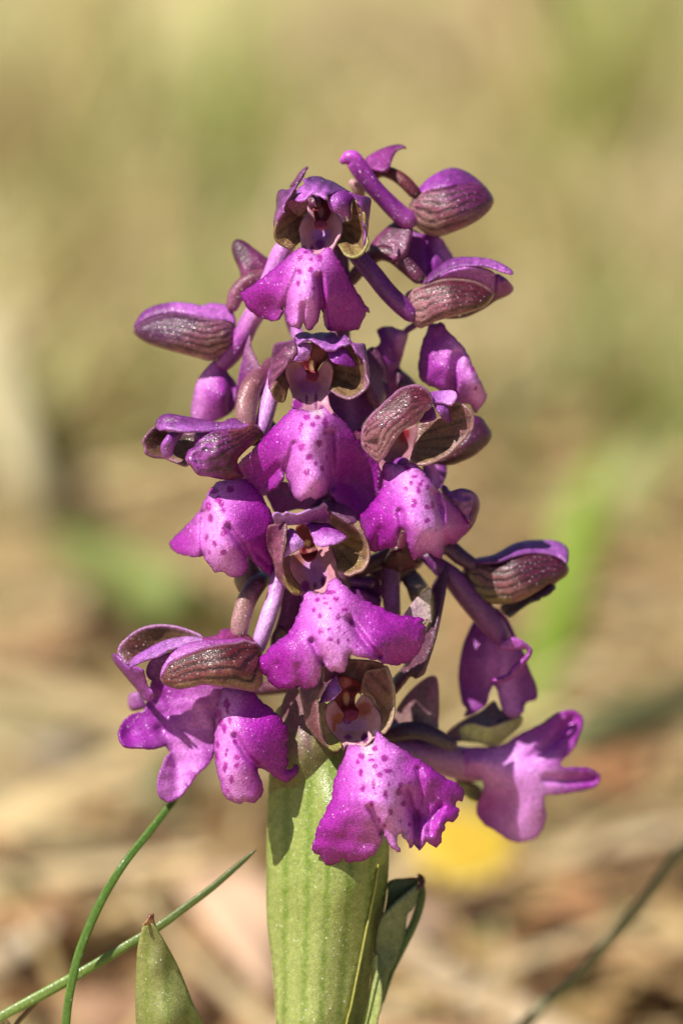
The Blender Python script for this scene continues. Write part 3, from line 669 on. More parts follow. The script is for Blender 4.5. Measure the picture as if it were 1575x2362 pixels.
patch('dorsal_sepal', 'H1', '540,190 600,170 660,150 730,145 790,155 850,185 920,205 990,240 1060,285 1130,330 1170,350 1120,350 1060,335 1000,345 930,360 870,385 860,430 830,435 760,400 720,400 690,385 640,400 600,440 540,465 470,465 445,445 460,390 480,330 500,290 540,270 570,230', '730,145,-70 600,175,-60 1000,250,-65 1130,335,-15 760,400,38 500,460,32 640,400,34 870,400,36 750,280,8 1000,320,-5', M_SEP, f,
      sep_col((780, 190), (.10, .022, .13), (680, 400), (.46, .12, .52), mott=.25), step=3.5, wave=(3.2, 33), roll=(5, 4))
patch('bract', 'H1', '380,290 400,250 440,200 500,110 570,40 608,22 600,70 570,150 545,190 500,260 450,290', '400,280,-120 600,30,-110 500,200,-112', M_SEP, f, sep_col((420, 270), (.16, .03, .12), (580, 60), (.20, .03, .18), mott=.2), step=3.5, dome=(8, 8))
tube('ovary', 'P', '784,560,-165,13 760,500,-150,16 735,470,-110,18 725,470,-80,16', M_TUB, f, [(0.173, 0.031, 0.109), (0.144, 0.026, 0.082)], ridge=.08)
tube('spur', 'P', '742,540,-110,15 765,560,-160,16 800,560,-205,15 830,545,-240,12', M_TUB, f, [MAG * .8, MAG * .6])

# ---- second front flower
f = flower(730, 860, -80, 'second flower down the middle facing the viewer')
patch('lip', 'Z3', '470,508 430,500 390,488 370,500 330,540 260,610 190,690 130,750 75,800 68,830 90,870 100,910 140,950 190,985 215,985 250,965 290,940 318,905 333,855 345,890 365,930 375,965 385,995 400,1010 430,1018 470,1000 500,1005 515,1012 540,1000 570,980 585,958 593,940 610,1000 640,1040 680,1085 720,1110 760,1130 800,1100 840,1050 870,980 880,920 888,860 870,820 800,740 740,660 690,590 640,540 590,500 575,470 540,500',
      '500,500,0 500,560,34 500,680,58 470,850,64 440,1000,42 300,650,15 120,790,-42 200,970,-50 300,880,-8 660,620,-14 760,760,-46 870,860,-62 700,1060,-52 620,900,-40 575,900,30 380,560,14', M_LIP, f,
      lip_col('510,520 495,650 475,800 450,970', 100, '460,545,21,17 520,545,21,12 565,575,17,32 493,588,16,16 430,590,11,18 420,620,10,22 563,635,10,15 530,692,18,21 433,715,23,22 475,768,23,20 512,808,11,13 460,855,17,23 545,835,13,17 572,772,8,14', white=(520, 520, 40)),
      creases=[('592,640 600,760 600,940', 36, 9), ('390,700 360,790 335,855', 18, 9), ('300,830 240,900 200,970', 14, 12)], step=4, cren=.7, wave=(2.0, 75), roll=(7, 7))
patch('throat', 'H2', '380,540 470,525 545,540 600,640 660,650 740,650 800,560 860,520 910,570 930,640 920,740 900,830 870,930 880,1000 900,1090 950,1190 900,1215 700,1215 600,1180 420,1110 430,1000 410,900 370,800 345,700 345,620',
      '360,680,-22 930,650,-22 470,740,-70 640,760,-60 650,1000,-20 680,1190,-8 880,1000,-12 440,1000,-12 800,800,-48', M_THR, f,
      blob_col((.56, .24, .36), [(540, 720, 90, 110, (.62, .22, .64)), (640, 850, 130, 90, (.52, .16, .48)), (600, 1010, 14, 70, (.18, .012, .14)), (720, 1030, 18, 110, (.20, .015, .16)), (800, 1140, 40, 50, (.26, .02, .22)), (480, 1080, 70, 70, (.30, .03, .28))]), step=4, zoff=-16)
patch('column', 'H2', '660,290 720,270 780,310 850,380 870,460 830,520 780,560 740,640 760,700 730,760 680,772 630,760 595,710 610,670 580,600 545,530 610,500 650,440', '700,300,-40 860,450,-55 690,580,-55 680,740,-22', M_THR, f,
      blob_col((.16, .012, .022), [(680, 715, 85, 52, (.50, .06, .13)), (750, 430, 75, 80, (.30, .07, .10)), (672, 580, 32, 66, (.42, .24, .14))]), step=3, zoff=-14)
patch('lateral_sepal', 'H2', '345,700 350,610 300,660 240,730 190,810 165,880 165,950 200,1010 230,1040 310,1048 340,990 360,900 378,840 355,780', '200,1000,-2 345,700,-50 310,1045,-12 180,870,8', M_SEP, f, sep_col((330, 680), (.26, .14, .10), (260, 1030), (.36, .26, .09), veins=(380, 560, 14, 0, .6, 0), mott=.12), step=4)
patch('lateral_sepal', 'H2', '930,620 920,560 880,520 900,450 1000,400 1100,340 1150,300 1190,330 1240,410 1290,460 1345,525 1362,600 1368,700 1398,800 1372,860 1310,920 1240,970 1190,990 1140,1005 1080,990 1000,960 940,920 890,880 910,800 925,700', '1370,700,12 1290,460,10 930,640,-72 1140,1005,24 1000,960,-10 1130,750,-52 1000,450,-50 1350,860,10', M_SEP, f,
      sep_col((1150, 380), (.16, .05, .05), (1100, 990), (.30, .24, .09), mid=(.25, .17, .08), veins=(700, 560, 24, .22, .75, .2), mott=.12, rim=((.38, .16, .34), 3)), step=4)
patch('sepal_rim', 'H2', '1140,210 1180,260 1215,285 1280,290 1345,292 1365,330 1380,420 1395,520 1410,620 1415,720 1400,820 1380,860 1372,800 1355,700 1360,600 1345,520 1290,460 1240,410 1210,350 1180,290 1145,240', '1345,292,-40 1410,650,-28 1290,460,22 1345,530,20 1375,820,14 1160,230,15', M_SEP, f, sep_col((1350, 320), (.16, .04, .14), (1250, 380), (.36, .10, .38), mott=.25), step=3.5, dome=(8, 9))
patch('lateral_sepal', 'H2', '205,285 270,270 340,265 410,240 440,215 455,260 475,320 488,380 470,440 440,500 390,540 350,600 300,650 250,710 200,780 165,860 158,920 165,965 130,910 108,860 103,760 115,660 130,560 140,460 155,370 175,310', '103,760,-45 140,460,-50 200,290,-50 470,340,26 440,500,30 300,650,24 165,900,2 300,430,12', M_SEP, f,
      sep_col((190, 380), (.09, .018, .06), (330, 560), (.22, .055, .14), mott=.28, rim=((.36, .12, .30), 3)), step=4, dome=(12, 14))
patch('petal', 'H2', '870,385 930,380 1000,355 1060,330 1110,360 1150,410 1200,490 1245,582 1180,592 1100,580 1000,555 940,530 900,490 880,430', '1245,580,0 870,385,8 1000,470,24 1100,350,0', M_LIP, f, sep_col((930, 450), (.36, .05, .44), (1200, 560), (.24, .02, .28), mott=.1), step=3.5)
patch('petal', 'H2', '470,300 560,280 640,285 675,300 660,380 650,430 620,480 560,515 500,520 440,515 470,440 490,380', '480,310,15 660,330,0 560,480,20 560,400,24', M_LIP, f, sep_col((560, 400), (.66, .26, .74), (450, 480), (.40, .09, .46), mott=.12), step=3.5)
patch('dorsal_sepal', 'H2', '440,200 480,165 540,145 610,145 660,165 700,160 780,145 850,150 920,150 970,160 1000,210 1050,180 1090,175 1140,210 1180,270 1120,310 1060,315 1030,330 980,365 930,380 880,380 820,350 760,300 700,265 640,240 560,250 490,290 465,280', '500,170,-20 780,150,-45 950,160,-45 1090,180,-10 900,375,38 640,240,34 490,285,28 1160,270,18 850,260,10', M_SEP, f,
      sep_col((880, 150), (.17, .05, .20), (880, 350), (.46, .14, .54), mott=.2), step=3.5, wave=(4.0, 30), roll=(5, 4))
tube('ovary', 'P', '775,880,-170,14 765,830,-150,17 740,800,-110,20 728,800,-75,16', M_TUB, f, [(0.115, 0.026, 0.068), (0.144, 0.026, 0.082)], ridge=.08)
tube('spur', 'P', '712,855,-100,16 700,820,-160,17 690,780,-190,16 672,740,-200,15 665,700,-205,12', M_TUB, f, [LILAC, (.60, .22, .66)])

# ---- third front flower
f = flower(720, 1260, -80, 'third flower down the middle with the widest flared lip')
patch('lip', 'Z4', '930,728 905,725 880,732 840,712 800,730 795,780 775,850 745,920 710,970 640,1020 590,1070 545,1120 540,1160 565,1195 595,1220 610,1250 640,1275 680,1285 740,1285 780,1270 810,1285 850,1285 890,1260 905,1220 912,1160 918,1122 935,1155 960,1180 1000,1190 1040,1190 1062,1155 1068,1110 1080,1092 1120,1098 1180,1112 1230,1120 1248,1112 1270,1135 1330,1150 1400,1140 1450,1110 1490,1060 1515,1000 1522,940 1505,902 1518,884 1480,870 1420,860 1340,850 1260,810 1190,780 1120,740 1060,690 1000,640 960,660',
      '900,725,10 950,780,48 960,950,82 990,1150,76 700,1050,50 560,1140,12 620,1240,10 740,1275,34 860,1270,44 790,820,8 1150,850,30 1300,950,30 1510,930,-12 1350,1140,-8 1480,1080,-15 1220,1108,66 1020,660,10 1120,1010,66', M_LIP, f,
      lip_col('930,730 955,850 990,1000 1000,1160', 135, '965,722,32,15 892,765,19,14 1000,762,21,16 940,788,15,11 870,830,14,16 960,820,11,10 905,862,11,17 1012,872,17,18 1050,825,22,12 912,950,17,22 957,940,11,14 1015,928,7,8 1048,962,6,6 967,998,15,13 1012,1010,11,20 1070,1005,11,11 1120,1038,9,10 1085,905,10,26 930,757,10,5'),
      creases=[('1075,880 1130,960 1190,1040 1250,1095', 26, 8), ('860,1010 885,1060 912,1120', 24, 9), ('660,1150 690,1230', 8, 10), ('780,1160 800,1260', 8, 9)], step=4, cren=1.0, wave=(2.4, 60), roll=(9, 9))
patch('throat', 'H3', '440,800 500,770 580,730 600,790 650,850 720,850 790,790 810,690 960,670 990,740 1020,820 1035,920 1030,1000 1060,1070 1010,1160 910,1250 860,1280 800,1260 720,1250 640,1270 580,1290 580,1190 540,1120 480,1040 450,960 430,870',
      '440,900,-22 1025,850,-20 700,950,-60 640,800,-70 860,1265,-10 600,1220,-18 800,1080,-42 950,760,-45 520,860,-50', M_THR, f,
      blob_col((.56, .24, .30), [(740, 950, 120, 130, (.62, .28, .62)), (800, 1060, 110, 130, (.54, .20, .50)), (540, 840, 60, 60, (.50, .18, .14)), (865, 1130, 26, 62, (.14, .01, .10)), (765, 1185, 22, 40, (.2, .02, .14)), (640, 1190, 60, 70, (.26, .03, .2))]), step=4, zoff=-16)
patch('column', 'H3', '520,470 560,400 640,385 680,440 710,520 740,580 770,680 800,720 780,790 720,850 680,860 630,830 590,760 580,700 640,640 600,590 560,540', '560,430,-20 700,500,-35 680,700,-50 690,840,-22', M_THR, f,
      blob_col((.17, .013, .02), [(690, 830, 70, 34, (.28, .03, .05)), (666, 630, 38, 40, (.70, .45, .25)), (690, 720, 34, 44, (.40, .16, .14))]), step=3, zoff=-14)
patch('lateral_sepal', 'H3', '350,820 400,800 440,790 440,880 450,980 480,1050 540,1130 580,1200 580,1280 540,1288 480,1270 430,1200 390,1130 365,1040 350,940', '350,850,0 440,850,-45 580,1280,-12 480,1260,4 470,1080,-30', M_SEP, f, sep_col((400, 830), (.30, .14, .06), (500, 1250), (.38, .34, .08), veins=(380, 500, 22, 0, .5, 0), mott=.1), step=4)
patch('lateral_sepal', 'H3', '960,260 1000,235 1080,285 1180,345 1260,410 1330,465 1385,530 1425,620 1450,700 1460,780 1445,870 1412,940 1360,990 1290,1010 1210,1045 1150,1040 1090,990 1030,970 1035,880 1020,800 980,720 960,660 1080,600 1170,550 1100,480 960,440', '1420,620,16 1200,350,32 1445,870,14 1200,1045,26 1000,750,-62 1200,700,-46 1000,400,-25 1050,980,-20 1060,270,30', M_SEP, f,
      sep_col((1080, 350), (.18, .08, .06), (1220, 1010), (.32, .27, .08), mid=(.30, .23, .08), veins=(880, 480, 22, .2, .7, .1), mott=.1, rim=((.46, .24, .24), 5)), step=4)
patch('dorsal_sepal', 'H3', '860,80 1000,50 1120,110 1200,160 1260,230 1310,340 1240,380 1100,300 1000,240 930,180 890,130', '1000,80,-55 1300,330,-15 930,170,20 1120,200,-20', M_SEP, f, sep_col((1000, 90), (.10, .03, .09), (1200, 280), (.22, .08, .18), mott=.2), step=4, dome=(8, 10))
patch('dorsal_sepal', 'H3', '225,270 260,245 300,245 350,270 390,240 430,255 520,270 600,250 680,215 800,180 860,140 895,115 930,160 920,210 960,260 940,380 900,400 820,370 740,370 660,375 600,390 480,400 400,400 390,370 340,370 260,390 230,330', '600,250,34 895,115,42 700,370,-20 300,260,34 300,370,20 930,360,-22 480,390,-10', M_SEP, f,
      sep_col((600, 250), (.44, .16, .54), (700, 380), (.30, .06, .34), mott=.16, rim=((.52, .24, .60), 3)), step=3.5, wave=(3.2, 30))
patch('lateral_sepal', 'H3', '200,390 260,380 330,355 390,365 408,420 398,520 382,620 362,740 347,850 350,950 370,1050 390,1130 430,1200 470,1260 500,1278 430,1252 350,1180 290,1120 255,1040 240,950 200,830 150,720 110,620 92,530 100,460 140,420', '95,530,-55 400,450,28 350,880,32 250,1000,-25 480,1265,4 250,500,0 150,420,-40 280,800,8', M_SEP, f,
      sep_col((140, 560), (.09, .014, .04), (360, 700), (.29, .09, .16), mott=.22, rim=((.46, .22, .26), 3)), step=4, dome=(10, 12))
patch('petal', 'H3', '395,600 400,480 430,440 490,450 530,500 580,570 620,610 625,660 590,700 540,730 470,770 400,800 350,820 370,720 385,640', '400,600,18 500,470,-5 610,640,12 400,790,14 520,630,26', M_LIP, f, sep_col((560, 640), (.66, .30, .76), (420, 560), (.40, .10, .48), mott=.12), step=3.5)
patch('petal', 'H3', '640,380 740,365 850,370 950,380 1000,420 1080,470 1150,520 1177,555 1130,600 1050,640 960,660 900,680 830,680 780,660 745,620 740,570 715,530 690,460', '1175,555,18 760,640,34 800,380,-12 900,560,36 1000,420,2', M_LIP, f, sep_col((850, 620), (.64, .24, .72), (860, 420), (.30, .03, .34), mott=.12), step=3.5, roll=(4, 4))
tube('ovary', 'P', '775,1240,-170,16 765,1200,-150,18 745,1175,-110,22 725,1180,-75,18', M_TUB, f, [(0.115, 0.031, 0.068), (0.101, 0.021, 0.054)], ridge=.08)
tube('spur', 'P', '715,1290,-100,16 745,1320,-150,17 800,1340,-180,17 850,1345,-200,14', M_TUB, f, [PURP, PURP * .7])

# ---- lowest front flower
f = flower(795, 1630, -80, 'lowest flower facing the viewer with a ragged lip over the green sheath')
patch('lip', 'Z6', '700,655 680,652 655,685 630,760 605,820 590,860 565,940 560,1020 530,1080 500,1150 460,1220 440,1300 420,1370 425,1402 470,1425 500,1470 545,1497 600,1476 640,1448 655,1472 700,1474 780,1462 850,1422 890,1370 908,1310 905,1262 930,1310 970,1370 1010,1402 1036,1394 1010,1330 1015,1290 1040,1278 1060,1300 1098,1340 1110,1376 1128,1345 1160,1380 1190,1365 1215,1338 1240,1350 1290,1370 1320,1330 1320,1290 1342,1250 1350,1200 1400,1190 1435,1160 1442,1110 1420,1078 1432,1048 1465,1047 1480,1010 1470,970 1440,930 1400,910 1340,880 1270,830 1200,780 1130,740 1060,690 990,650 930,610 900,578 872,560 850,625 820,662 770,664',
      '780,680,8 870,590,5 830,760,52 870,900,82 950,1150,84 1000,1350,62 600,900,18 560,1200,44 440,1380,8 540,1480,0 700,1450,22 880,1320,46 1080,760,18 1230,900,20 1470,1000,-25 1300,1200,28 1290,1350,14 1160,1350,34 1180,1150,0 1400,1150,0', M_LIP, f,
      lip_col('810,690 860,800 900,950 980,1150 1010,1320', 170, '855,685,22,28 763,735,28,20 825,728,20,9 740,775,18,18 835,765,24,17 858,805,22,22 925,748,26,27 950,838,33,18 892,868,25,21 760,850,18,30 775,962,15,32 848,925,14,45 860,990,9,18 955,935,13,17 930,1005,18,33 1035,935,17,24 1025,985,22,25 1100,920,12,15 835,1065,14,25 968,1125,18,26 1055,1065,20,20 925,1215,13,23 890,1180,12,22 1035,1185,10,12 1100,1210,14,17 885,950,6,9', white=(815, 690, 62)),
      creases=[('1075,990 1105,1090 1140,1160 1145,1350', 40, 9), ('830,1100 880,1200 905,1262', 22, 9), ('1310,1090 1260,1170 1240,1260', 18, 9), ('1160,830 1178,940 1160,1080', 12, 8)], step=4, cren=.9, wave=(2.6, 63), roll=(8, 8))
patch('throat', 'H4', '640,620 700,550 760,540 850,690 950,770 1050,690 1000,600 1080,470 1130,470 1200,510 1250,610 1310,690 1330,800 1325,930 1350,990 1300,1060 1240,1020 1170,1090 1080,1150 980,1120 900,1100 850,1160 830,1100 770,1020 700,950 650,870 625,760',
      '640,700,-18 1310,750,-18 950,840,-70 1020,1130,-8 820,1100,-12 1320,980,-2 760,780,-58 1140,640,-58 980,960,-52', M_THR, f,
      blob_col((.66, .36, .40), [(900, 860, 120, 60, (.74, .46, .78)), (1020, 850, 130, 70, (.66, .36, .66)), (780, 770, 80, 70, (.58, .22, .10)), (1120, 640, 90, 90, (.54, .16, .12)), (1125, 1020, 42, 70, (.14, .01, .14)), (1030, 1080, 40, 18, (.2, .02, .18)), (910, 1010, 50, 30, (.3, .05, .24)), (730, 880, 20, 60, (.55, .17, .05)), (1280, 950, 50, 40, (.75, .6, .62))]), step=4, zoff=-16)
patch('column', 'H4', '755,240 830,215 900,225 980,250 1050,300 1080,360 1060,420 1010,480 1005,600 1050,660 1040,740 990,780 920,780 870,740 850,680 800,600 760,540 720,520 780,480 830,420 840,380 790,310', '780,260,-10 1060,350,-45 900,300,-5 900,560,-50 950,740,-18', M_THR, f,
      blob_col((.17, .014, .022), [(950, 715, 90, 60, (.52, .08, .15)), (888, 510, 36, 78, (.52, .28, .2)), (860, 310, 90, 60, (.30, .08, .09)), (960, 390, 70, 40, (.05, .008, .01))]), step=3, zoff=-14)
patch('dorsal_sepal', 'H4', '560,60 760,20 1000,20 1250,40 1380,100 1340,200 1100,420 1080,470 1000,400 750,260 620,300 590,200', '760,60,-30 1250,60,-40 1000,200,-75 620,290,-20 1080,440,-80', M_SEP, f,
      sep_col((700, 150), (.22, .07, .14), (1200, 250), (.32, .19, .17), veins=(1300, -400, 16, 0, .5, 0), mott=.08), step=4)
patch('lateral_sepal', 'H4', '1080,330 1100,250 1150,150 1330,120 1380,85 1420,130 1460,240 1490,350 1502,450 1502,560 1497,680 1477,780 1442,860 1392,930 1360,962 1325,930 1330,800 1300,680 1250,600 1200,500 1100,450 1070,420', '1490,450,8 1440,860,8 1080,420,-62 1280,550,-52 1330,800,-38 1400,120,0 1360,955,0', M_SEP, f,
      sep_col((1150, 300), (.38, .21, .19), (1400, 800), (.40, .34, .15), veins=(900, -250, 26, .55, .65, .4), mott=.08, rim=((.52, .36, .26), 5)), step=4)
patch('lateral_sepal', 'H4', '535,560 600,560 650,600 625,680 630,780 660,880 720,960 790,1040 840,1110 812,1160 760,1182 700,1165 640,1110 590,1040 560,930 545,830', '540,700,0 640,620,-45 820,1130,-12 700,1165,6 640,950,-28', M_SEP, f, sep_col((580, 600), (.36, .26, .14), (760, 1130), (.34, .32, .08), veins=(560, 300, 20, 0, .4, 0), mott=.1), step=4)
patch('lateral_sepal', 'H4', '275,370 400,320 480,300 540,240 560,140 565,70 590,75 605,160 595,280 602,370 572,440 542,520 532,620 542,740 547,850 572,950 592,1030 622,1090 682,1140 725,1178 700,1178 620,1135 540,1070 470,1000 420,930 370,870 345,800 335,680 310,560 285,450', '280,400,-45 590,200,20 540,600,30 345,750,-45 550,850,28 640,1120,6 440,600,0 720,1175,2', M_SEP, f,
      sep_col((330, 500), (.13, .025, .11), (540, 600), (.32, .15, .16), veins=(520, -300, 16, 0, .5, 1), mott=.16, rim=((.50, .30, .28), 3)), step=4, dome=(8, 10))
patch('petal', 'H4', '590,440 650,330 720,250 765,210 790,320 836,385 810,420 760,480 700,530 620,550 545,562 565,490', '600,450,10 740,250,-15 830,385,12 560,555,10 700,420,24', M_LIP, f, sep_col((760, 400), (.62, .28, .72), (620, 480), (.30, .07, .36), mott=.12), step=3.5)
tube('ovary', 'P', '775,1640,-165,18 790,1600,-150,20 800,1570,-110,24 798,1575,-75,18', M_TUB, f, [(0.144, 0.073, 0.054), (0.115, 0.031, 0.054)], ridge=.08)
tube('spur', 'P', '800,1660,-100,18 830,1690,-150,18 870,1690,-190,17 905,1670,-210,14', M_TUB, f, [PURP, PURP * .7])

# ---- flower right of the middle, its left hood sepal in front
f = flower(960, 1000, -60, 'flower right of the middle half turned away with a striped brown hood sepal')
patch('lip', 'Z3', '950,805 915,795 892,812 885,850 890,900 870,960 830,1020 790,1070 755,1110 760,1150 780,1200 790,1240 810,1290 850,1307 900,1290 950,1280 970,1240 985,1190 1002,1185 1020,1210 1025,1260 1045,1310 1058,1352 1100,1330 1150,1310 1175,1330 1210,1345 1235,1310 1240,1268 1290,1265 1330,1230 1370,1190 1385,1160 1350,1110 1300,1050 1240,1000 1190,940 1150,890 1110,840 1060,800 1000,815',
      '960,815,-10 1060,890,24 1110,1020,52 1160,1200,58 1100,1330,40 920,960,12 830,1100,10 770,1130,-18 880,1290,-12 1220,1050,-4 1300,1130,-48 1380,1165,-90 1250,1250,-60 1225,1200,20 800,1230,-15', M_LIP, f,
      lip_col('1010,830 1070,920 1120,1050 1160,1220', 95, '1025,835,25,17 1048,918,13,17 1020,945,14,15 1088,958,15,21 1100,925,17,12 1065,880,21,9 1113,903,11,11 1062,1030,19,28 1140,1050,17,17 1140,1128,19,17 1168,1040,11,20 1185,1185,8,9 1142,945,11,15'),
      creases=[('1185,980 1215,1100 1240,1270', 30, 8), ('985,1080 1000,1190', 18, 9), ('870,1180 850,1290', 8, 9)], step=4, cren=.8, wave=(2.4, 67), roll=(8, 8))
patch('throat', 'H5', '560,590 620,560 700,520 722,540 727,620 692,720 662,840 642,900 662,950 780,1045 720,1060 600,1050 480,1010 350,1030 305,940 370,870 430,770 500,660', '560,600,-30 720,560,-20 640,900,-15 350,1000,-12 720,1040,-2 520,820,-45', M_THR, f,
      blob_col((.36, .15, .19), [(575, 650, 55, 66, (.30, .03, .06)), (615, 1000, 50, 34, (.26, .02, .18)), (480, 930, 60, 40, (.38, .08, .26)), (600, 600, 40, 40, (.3, .02, .03))]), step=4, zoff=-48)  # base darkened in place of the shade the hood does not cast
patch('lateral_sepal', 'H5', '720,660 725,600 735,520 850,480 960,440 1060,310 1130,265 1180,280 1240,310 1300,360 1335,430 1336,500 1325,565 1280,610 1250,660 1200,710 1130,780 1070,840 1000,880 920,920 850,945 760,957 700,945 650,910 655,850 690,740', '720,640,-58 1330,470,-5 1100,820,-8 760,950,8 1000,640,-40 1140,280,-10 690,800,-45', M_SEP, f,
      sep_col((1000, 480), (.26, .13, .11), (850, 920), (.30, .24, .09), mid=(.32, .22, .10), veins=(420, 760, 32, -.10, .75, .3), mott=.1, rim=((.48, .26, .28), 4)), step=4)
patch('petal', 'H5', '890,320 912,390 917,450 870,475 800,492 745,490 780,430 800,390 850,350', '890,330,5 750,488,0 850,430,8', M_LIP, f, sep_col((860, 360), (.34, .06, .42), (780, 480), (.28, .05, .30), mott=.1), step=4)
patch('petal', 'H5', '900,262 980,275 1050,310 1075,360 1080,420 1102,482 1060,496 1010,460 960,390 920,330', '900,265,10 1075,380,5 1090,490,-5 1000,380,20', M_LIP, f, sep_col((960, 320), (.40, .10, .50), (1080, 470), (.24, .03, .28), mott=.1), step=4)
patch('dorsal_sepal', 'H5', '870,165 960,150 1040,143 1090,140 1140,160 1158,200 1140,240 1110,287 1080,297 1000,277 900,267 880,215', '880,180,0 1150,200,5 1000,160,-15 1080,290,22', M_SEP, f, sep_col((900, 170), (.34, .08, .42), (1100, 230), (.60, .24, .68), mott=.12), step=4)
patch('lateral_sepal', 'H5', '105,640 120,560 170,470 230,390 300,330 380,250 440,200 490,150 560,110 640,85 710,78 780,95 840,140 880,190 897,250 890,310 850,360 800,385 780,420 740,490 680,525 610,555 560,600 510,650 470,710 430,770 400,830 370,875 320,920 290,945 240,905 180,850 130,800 105,730', '110,680,0 450,450,46 850,250,30 560,600,44 440,200,12 300,930,26 250,600,34 700,90,12 750,480,40 650,250,44', M_SEP, f,
      sep_col((520, 180), (.15, .015, .04), (560, 620), (.48, .26, .24), mid=(.34, .10, .16), veins=('edge', '115,700 120,560 230,390 380,250 490,150 640,85 780,95 895,240', '115,700 180,850 290,945 400,830 510,650 680,525 800,385 895,250', 7, .8, 1.0), mott=.16, rim=((.52, .22, .44), 4)), step=4, dome=(5, 12))
tube('ovary', 'P', '785,1080,-170,16 800,1040,-150,17 825,1010,-110,18 845,1005,-60,14', M_TUB, f, [(0.130, 0.026, 0.082), (0.144, 0.016, 0.068)], ridge=.08)
tube('spur', 'P', '930,1070,-60,16 900,1080,-120,17 880,1110,-180,16 862,1140,-220,13', M_TUB, f, [PURP, PURP * .8])

# ---- dark flower behind it on the right
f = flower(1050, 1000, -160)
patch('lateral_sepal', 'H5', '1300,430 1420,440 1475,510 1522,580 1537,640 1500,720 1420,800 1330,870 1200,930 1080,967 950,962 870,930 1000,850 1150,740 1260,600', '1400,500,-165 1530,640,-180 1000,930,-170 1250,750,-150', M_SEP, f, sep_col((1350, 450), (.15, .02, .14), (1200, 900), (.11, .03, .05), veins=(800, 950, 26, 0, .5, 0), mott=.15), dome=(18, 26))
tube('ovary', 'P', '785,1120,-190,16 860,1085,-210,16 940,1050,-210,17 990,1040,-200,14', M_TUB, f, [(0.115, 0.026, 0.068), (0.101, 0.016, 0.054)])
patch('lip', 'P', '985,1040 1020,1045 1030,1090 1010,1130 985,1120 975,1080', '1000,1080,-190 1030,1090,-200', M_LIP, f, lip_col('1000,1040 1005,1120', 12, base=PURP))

# ---- bud-like side flower, far right of the middle
f = flower(1050, 1160, -130)
patch('dorsal_sepal', 'Z3', '1215,925 1250,935 1270,960 1330,945 1385,960 1405,1000 1390,1080 1380,1150 1330,1090 1280,1040 1225,990', '1220,930,-120 1390,970,-105 1380,1140,-115 1290,1000,-95', M_SEP, f, sep_col((1230, 950), (.24, .06, .30), (1380, 1100), (.30, .08, .34), mott=.25), step=4, dome=(12, 14), wave=(4.0, 27))
patch('lateral_sepal', 'Z3', '1375,955 1420,985 1437,1030 1430,1080 1405,1130 1382,1152 1378,1080 1384,1010', '1380,1000,-104 1437,1030,-125 1385,1145,-112', M_SEP, f, sep_col((1385, 990), (.30, .08, .30), (1430, 1060), (.15, .03, .08), mott=.2, rim=((.42, .16, .42), 3)), step=4, dome=(8, 10))
patch('lateral_sepal', 'Z3', '1380,1090 1420,1100 1390,1170 1330,1230 1290,1260 1240,1200 1300,1120', '1390,1120,-140 1260,1200,-150', M_SEP, f, sep_col((1300, 1130), (.14, .03, .10), (1300, 1240), (.20, .05, .14)), step=5)
tube('ovary', 'P', '785,1330,-185,18 880,1290,-180,20 980,1240,-170,20 1030,1190,-150,16', M_TUB, f, [(0.086, 0.021, 0.048), (0.086, 0.016, 0.041)], ridge=.06)

# ---- top right flower
f = flower(990, 470, -150, 'top right flower seen from the side with a rounded striped hood')
tube('spur', 'Z1', '655,112,-118,10 668,106,-118,16 700,100,-118,20 740,160,-124,22 800,240,-132,21 860,305,-140,21 930,375,-150,23 985,420,-155,24', M_TUB, f, [(.50, .07, .50), (.30, .025, .32), (.20, .014, .23), (.22, .018, .25), (.36, .06, .36)], nseg=18)
tube('ovary', 'Z1', '740,255,-185,14 790,200,-185,14 850,168,-180,14 910,185,-170,15 965,220,-162,16 1020,275,-158,15', M_TUB, f, [(0.173, 0.042, 0.034), (0.158, 0.031, 0.027), (0.101, 0.010, 0.027)], ridge=.06)
tube('pedicel', 'Z1', '740,280,-178,13 715,245,-168,12 700,228,-165,9', M_TUB, f, [(.50, .26, .22), (.62, .34, .36)])
patch('dorsal_sepal', 'Z1', '1010,300 1015,270 1050,245 1090,205 1150,168 1210,149 1270,160 1330,195 1380,240 1400,280 1300,250 1180,260 1080,300', '1010,290,-170 1200,160,-190 1390,260,-185 1200,240,-140', M_SEP, f, sep_col((1100, 280), (.30, .04, .34), (1300, 180), (.16, .025, .18), mott=.18), step=4, dome=(12, 14))
patch('lateral_sepal', 'Z1', '992,345 1003,318 1040,285 1100,255 1170,238 1250,232 1330,222 1380,240 1425,300 1426,340 1390,390 1320,440 1230,480 1150,505 1090,496 1030,456 1003,400', '1000,340,-155 1200,380,-120 1420,320,-160 1150,500,-150 1200,240,-140', M_SEP, f,
      sep_col((1280, 240), (.20, .03, .16), (1080, 480), (.62, .44, .34), mid=(.36, .13, .18), veins=('edge', '992,345 1040,285 1170,238 1330,222 1425,310', '992,345 1030,456 1150,505 1320,440 1425,320', 7, .75, 1.1), mott=.14), step=4, dome=(34, 34))
patch('lip', 'Z1', '1015,470 1060,490 1150,508 1190,560 1228,628 1200,652 1130,685 1070,720 1000,700 955,650 975,580 1000,530', '1080,520,-155 1220,630,-165 1100,640,-135 980,640,-160', M_LIP, f, lip_col('1150,520 1200,620', 40, base=(.32, .03, .38), amt=.5), creases=[('1085,520 1100,690', 16, 8)], step=4)

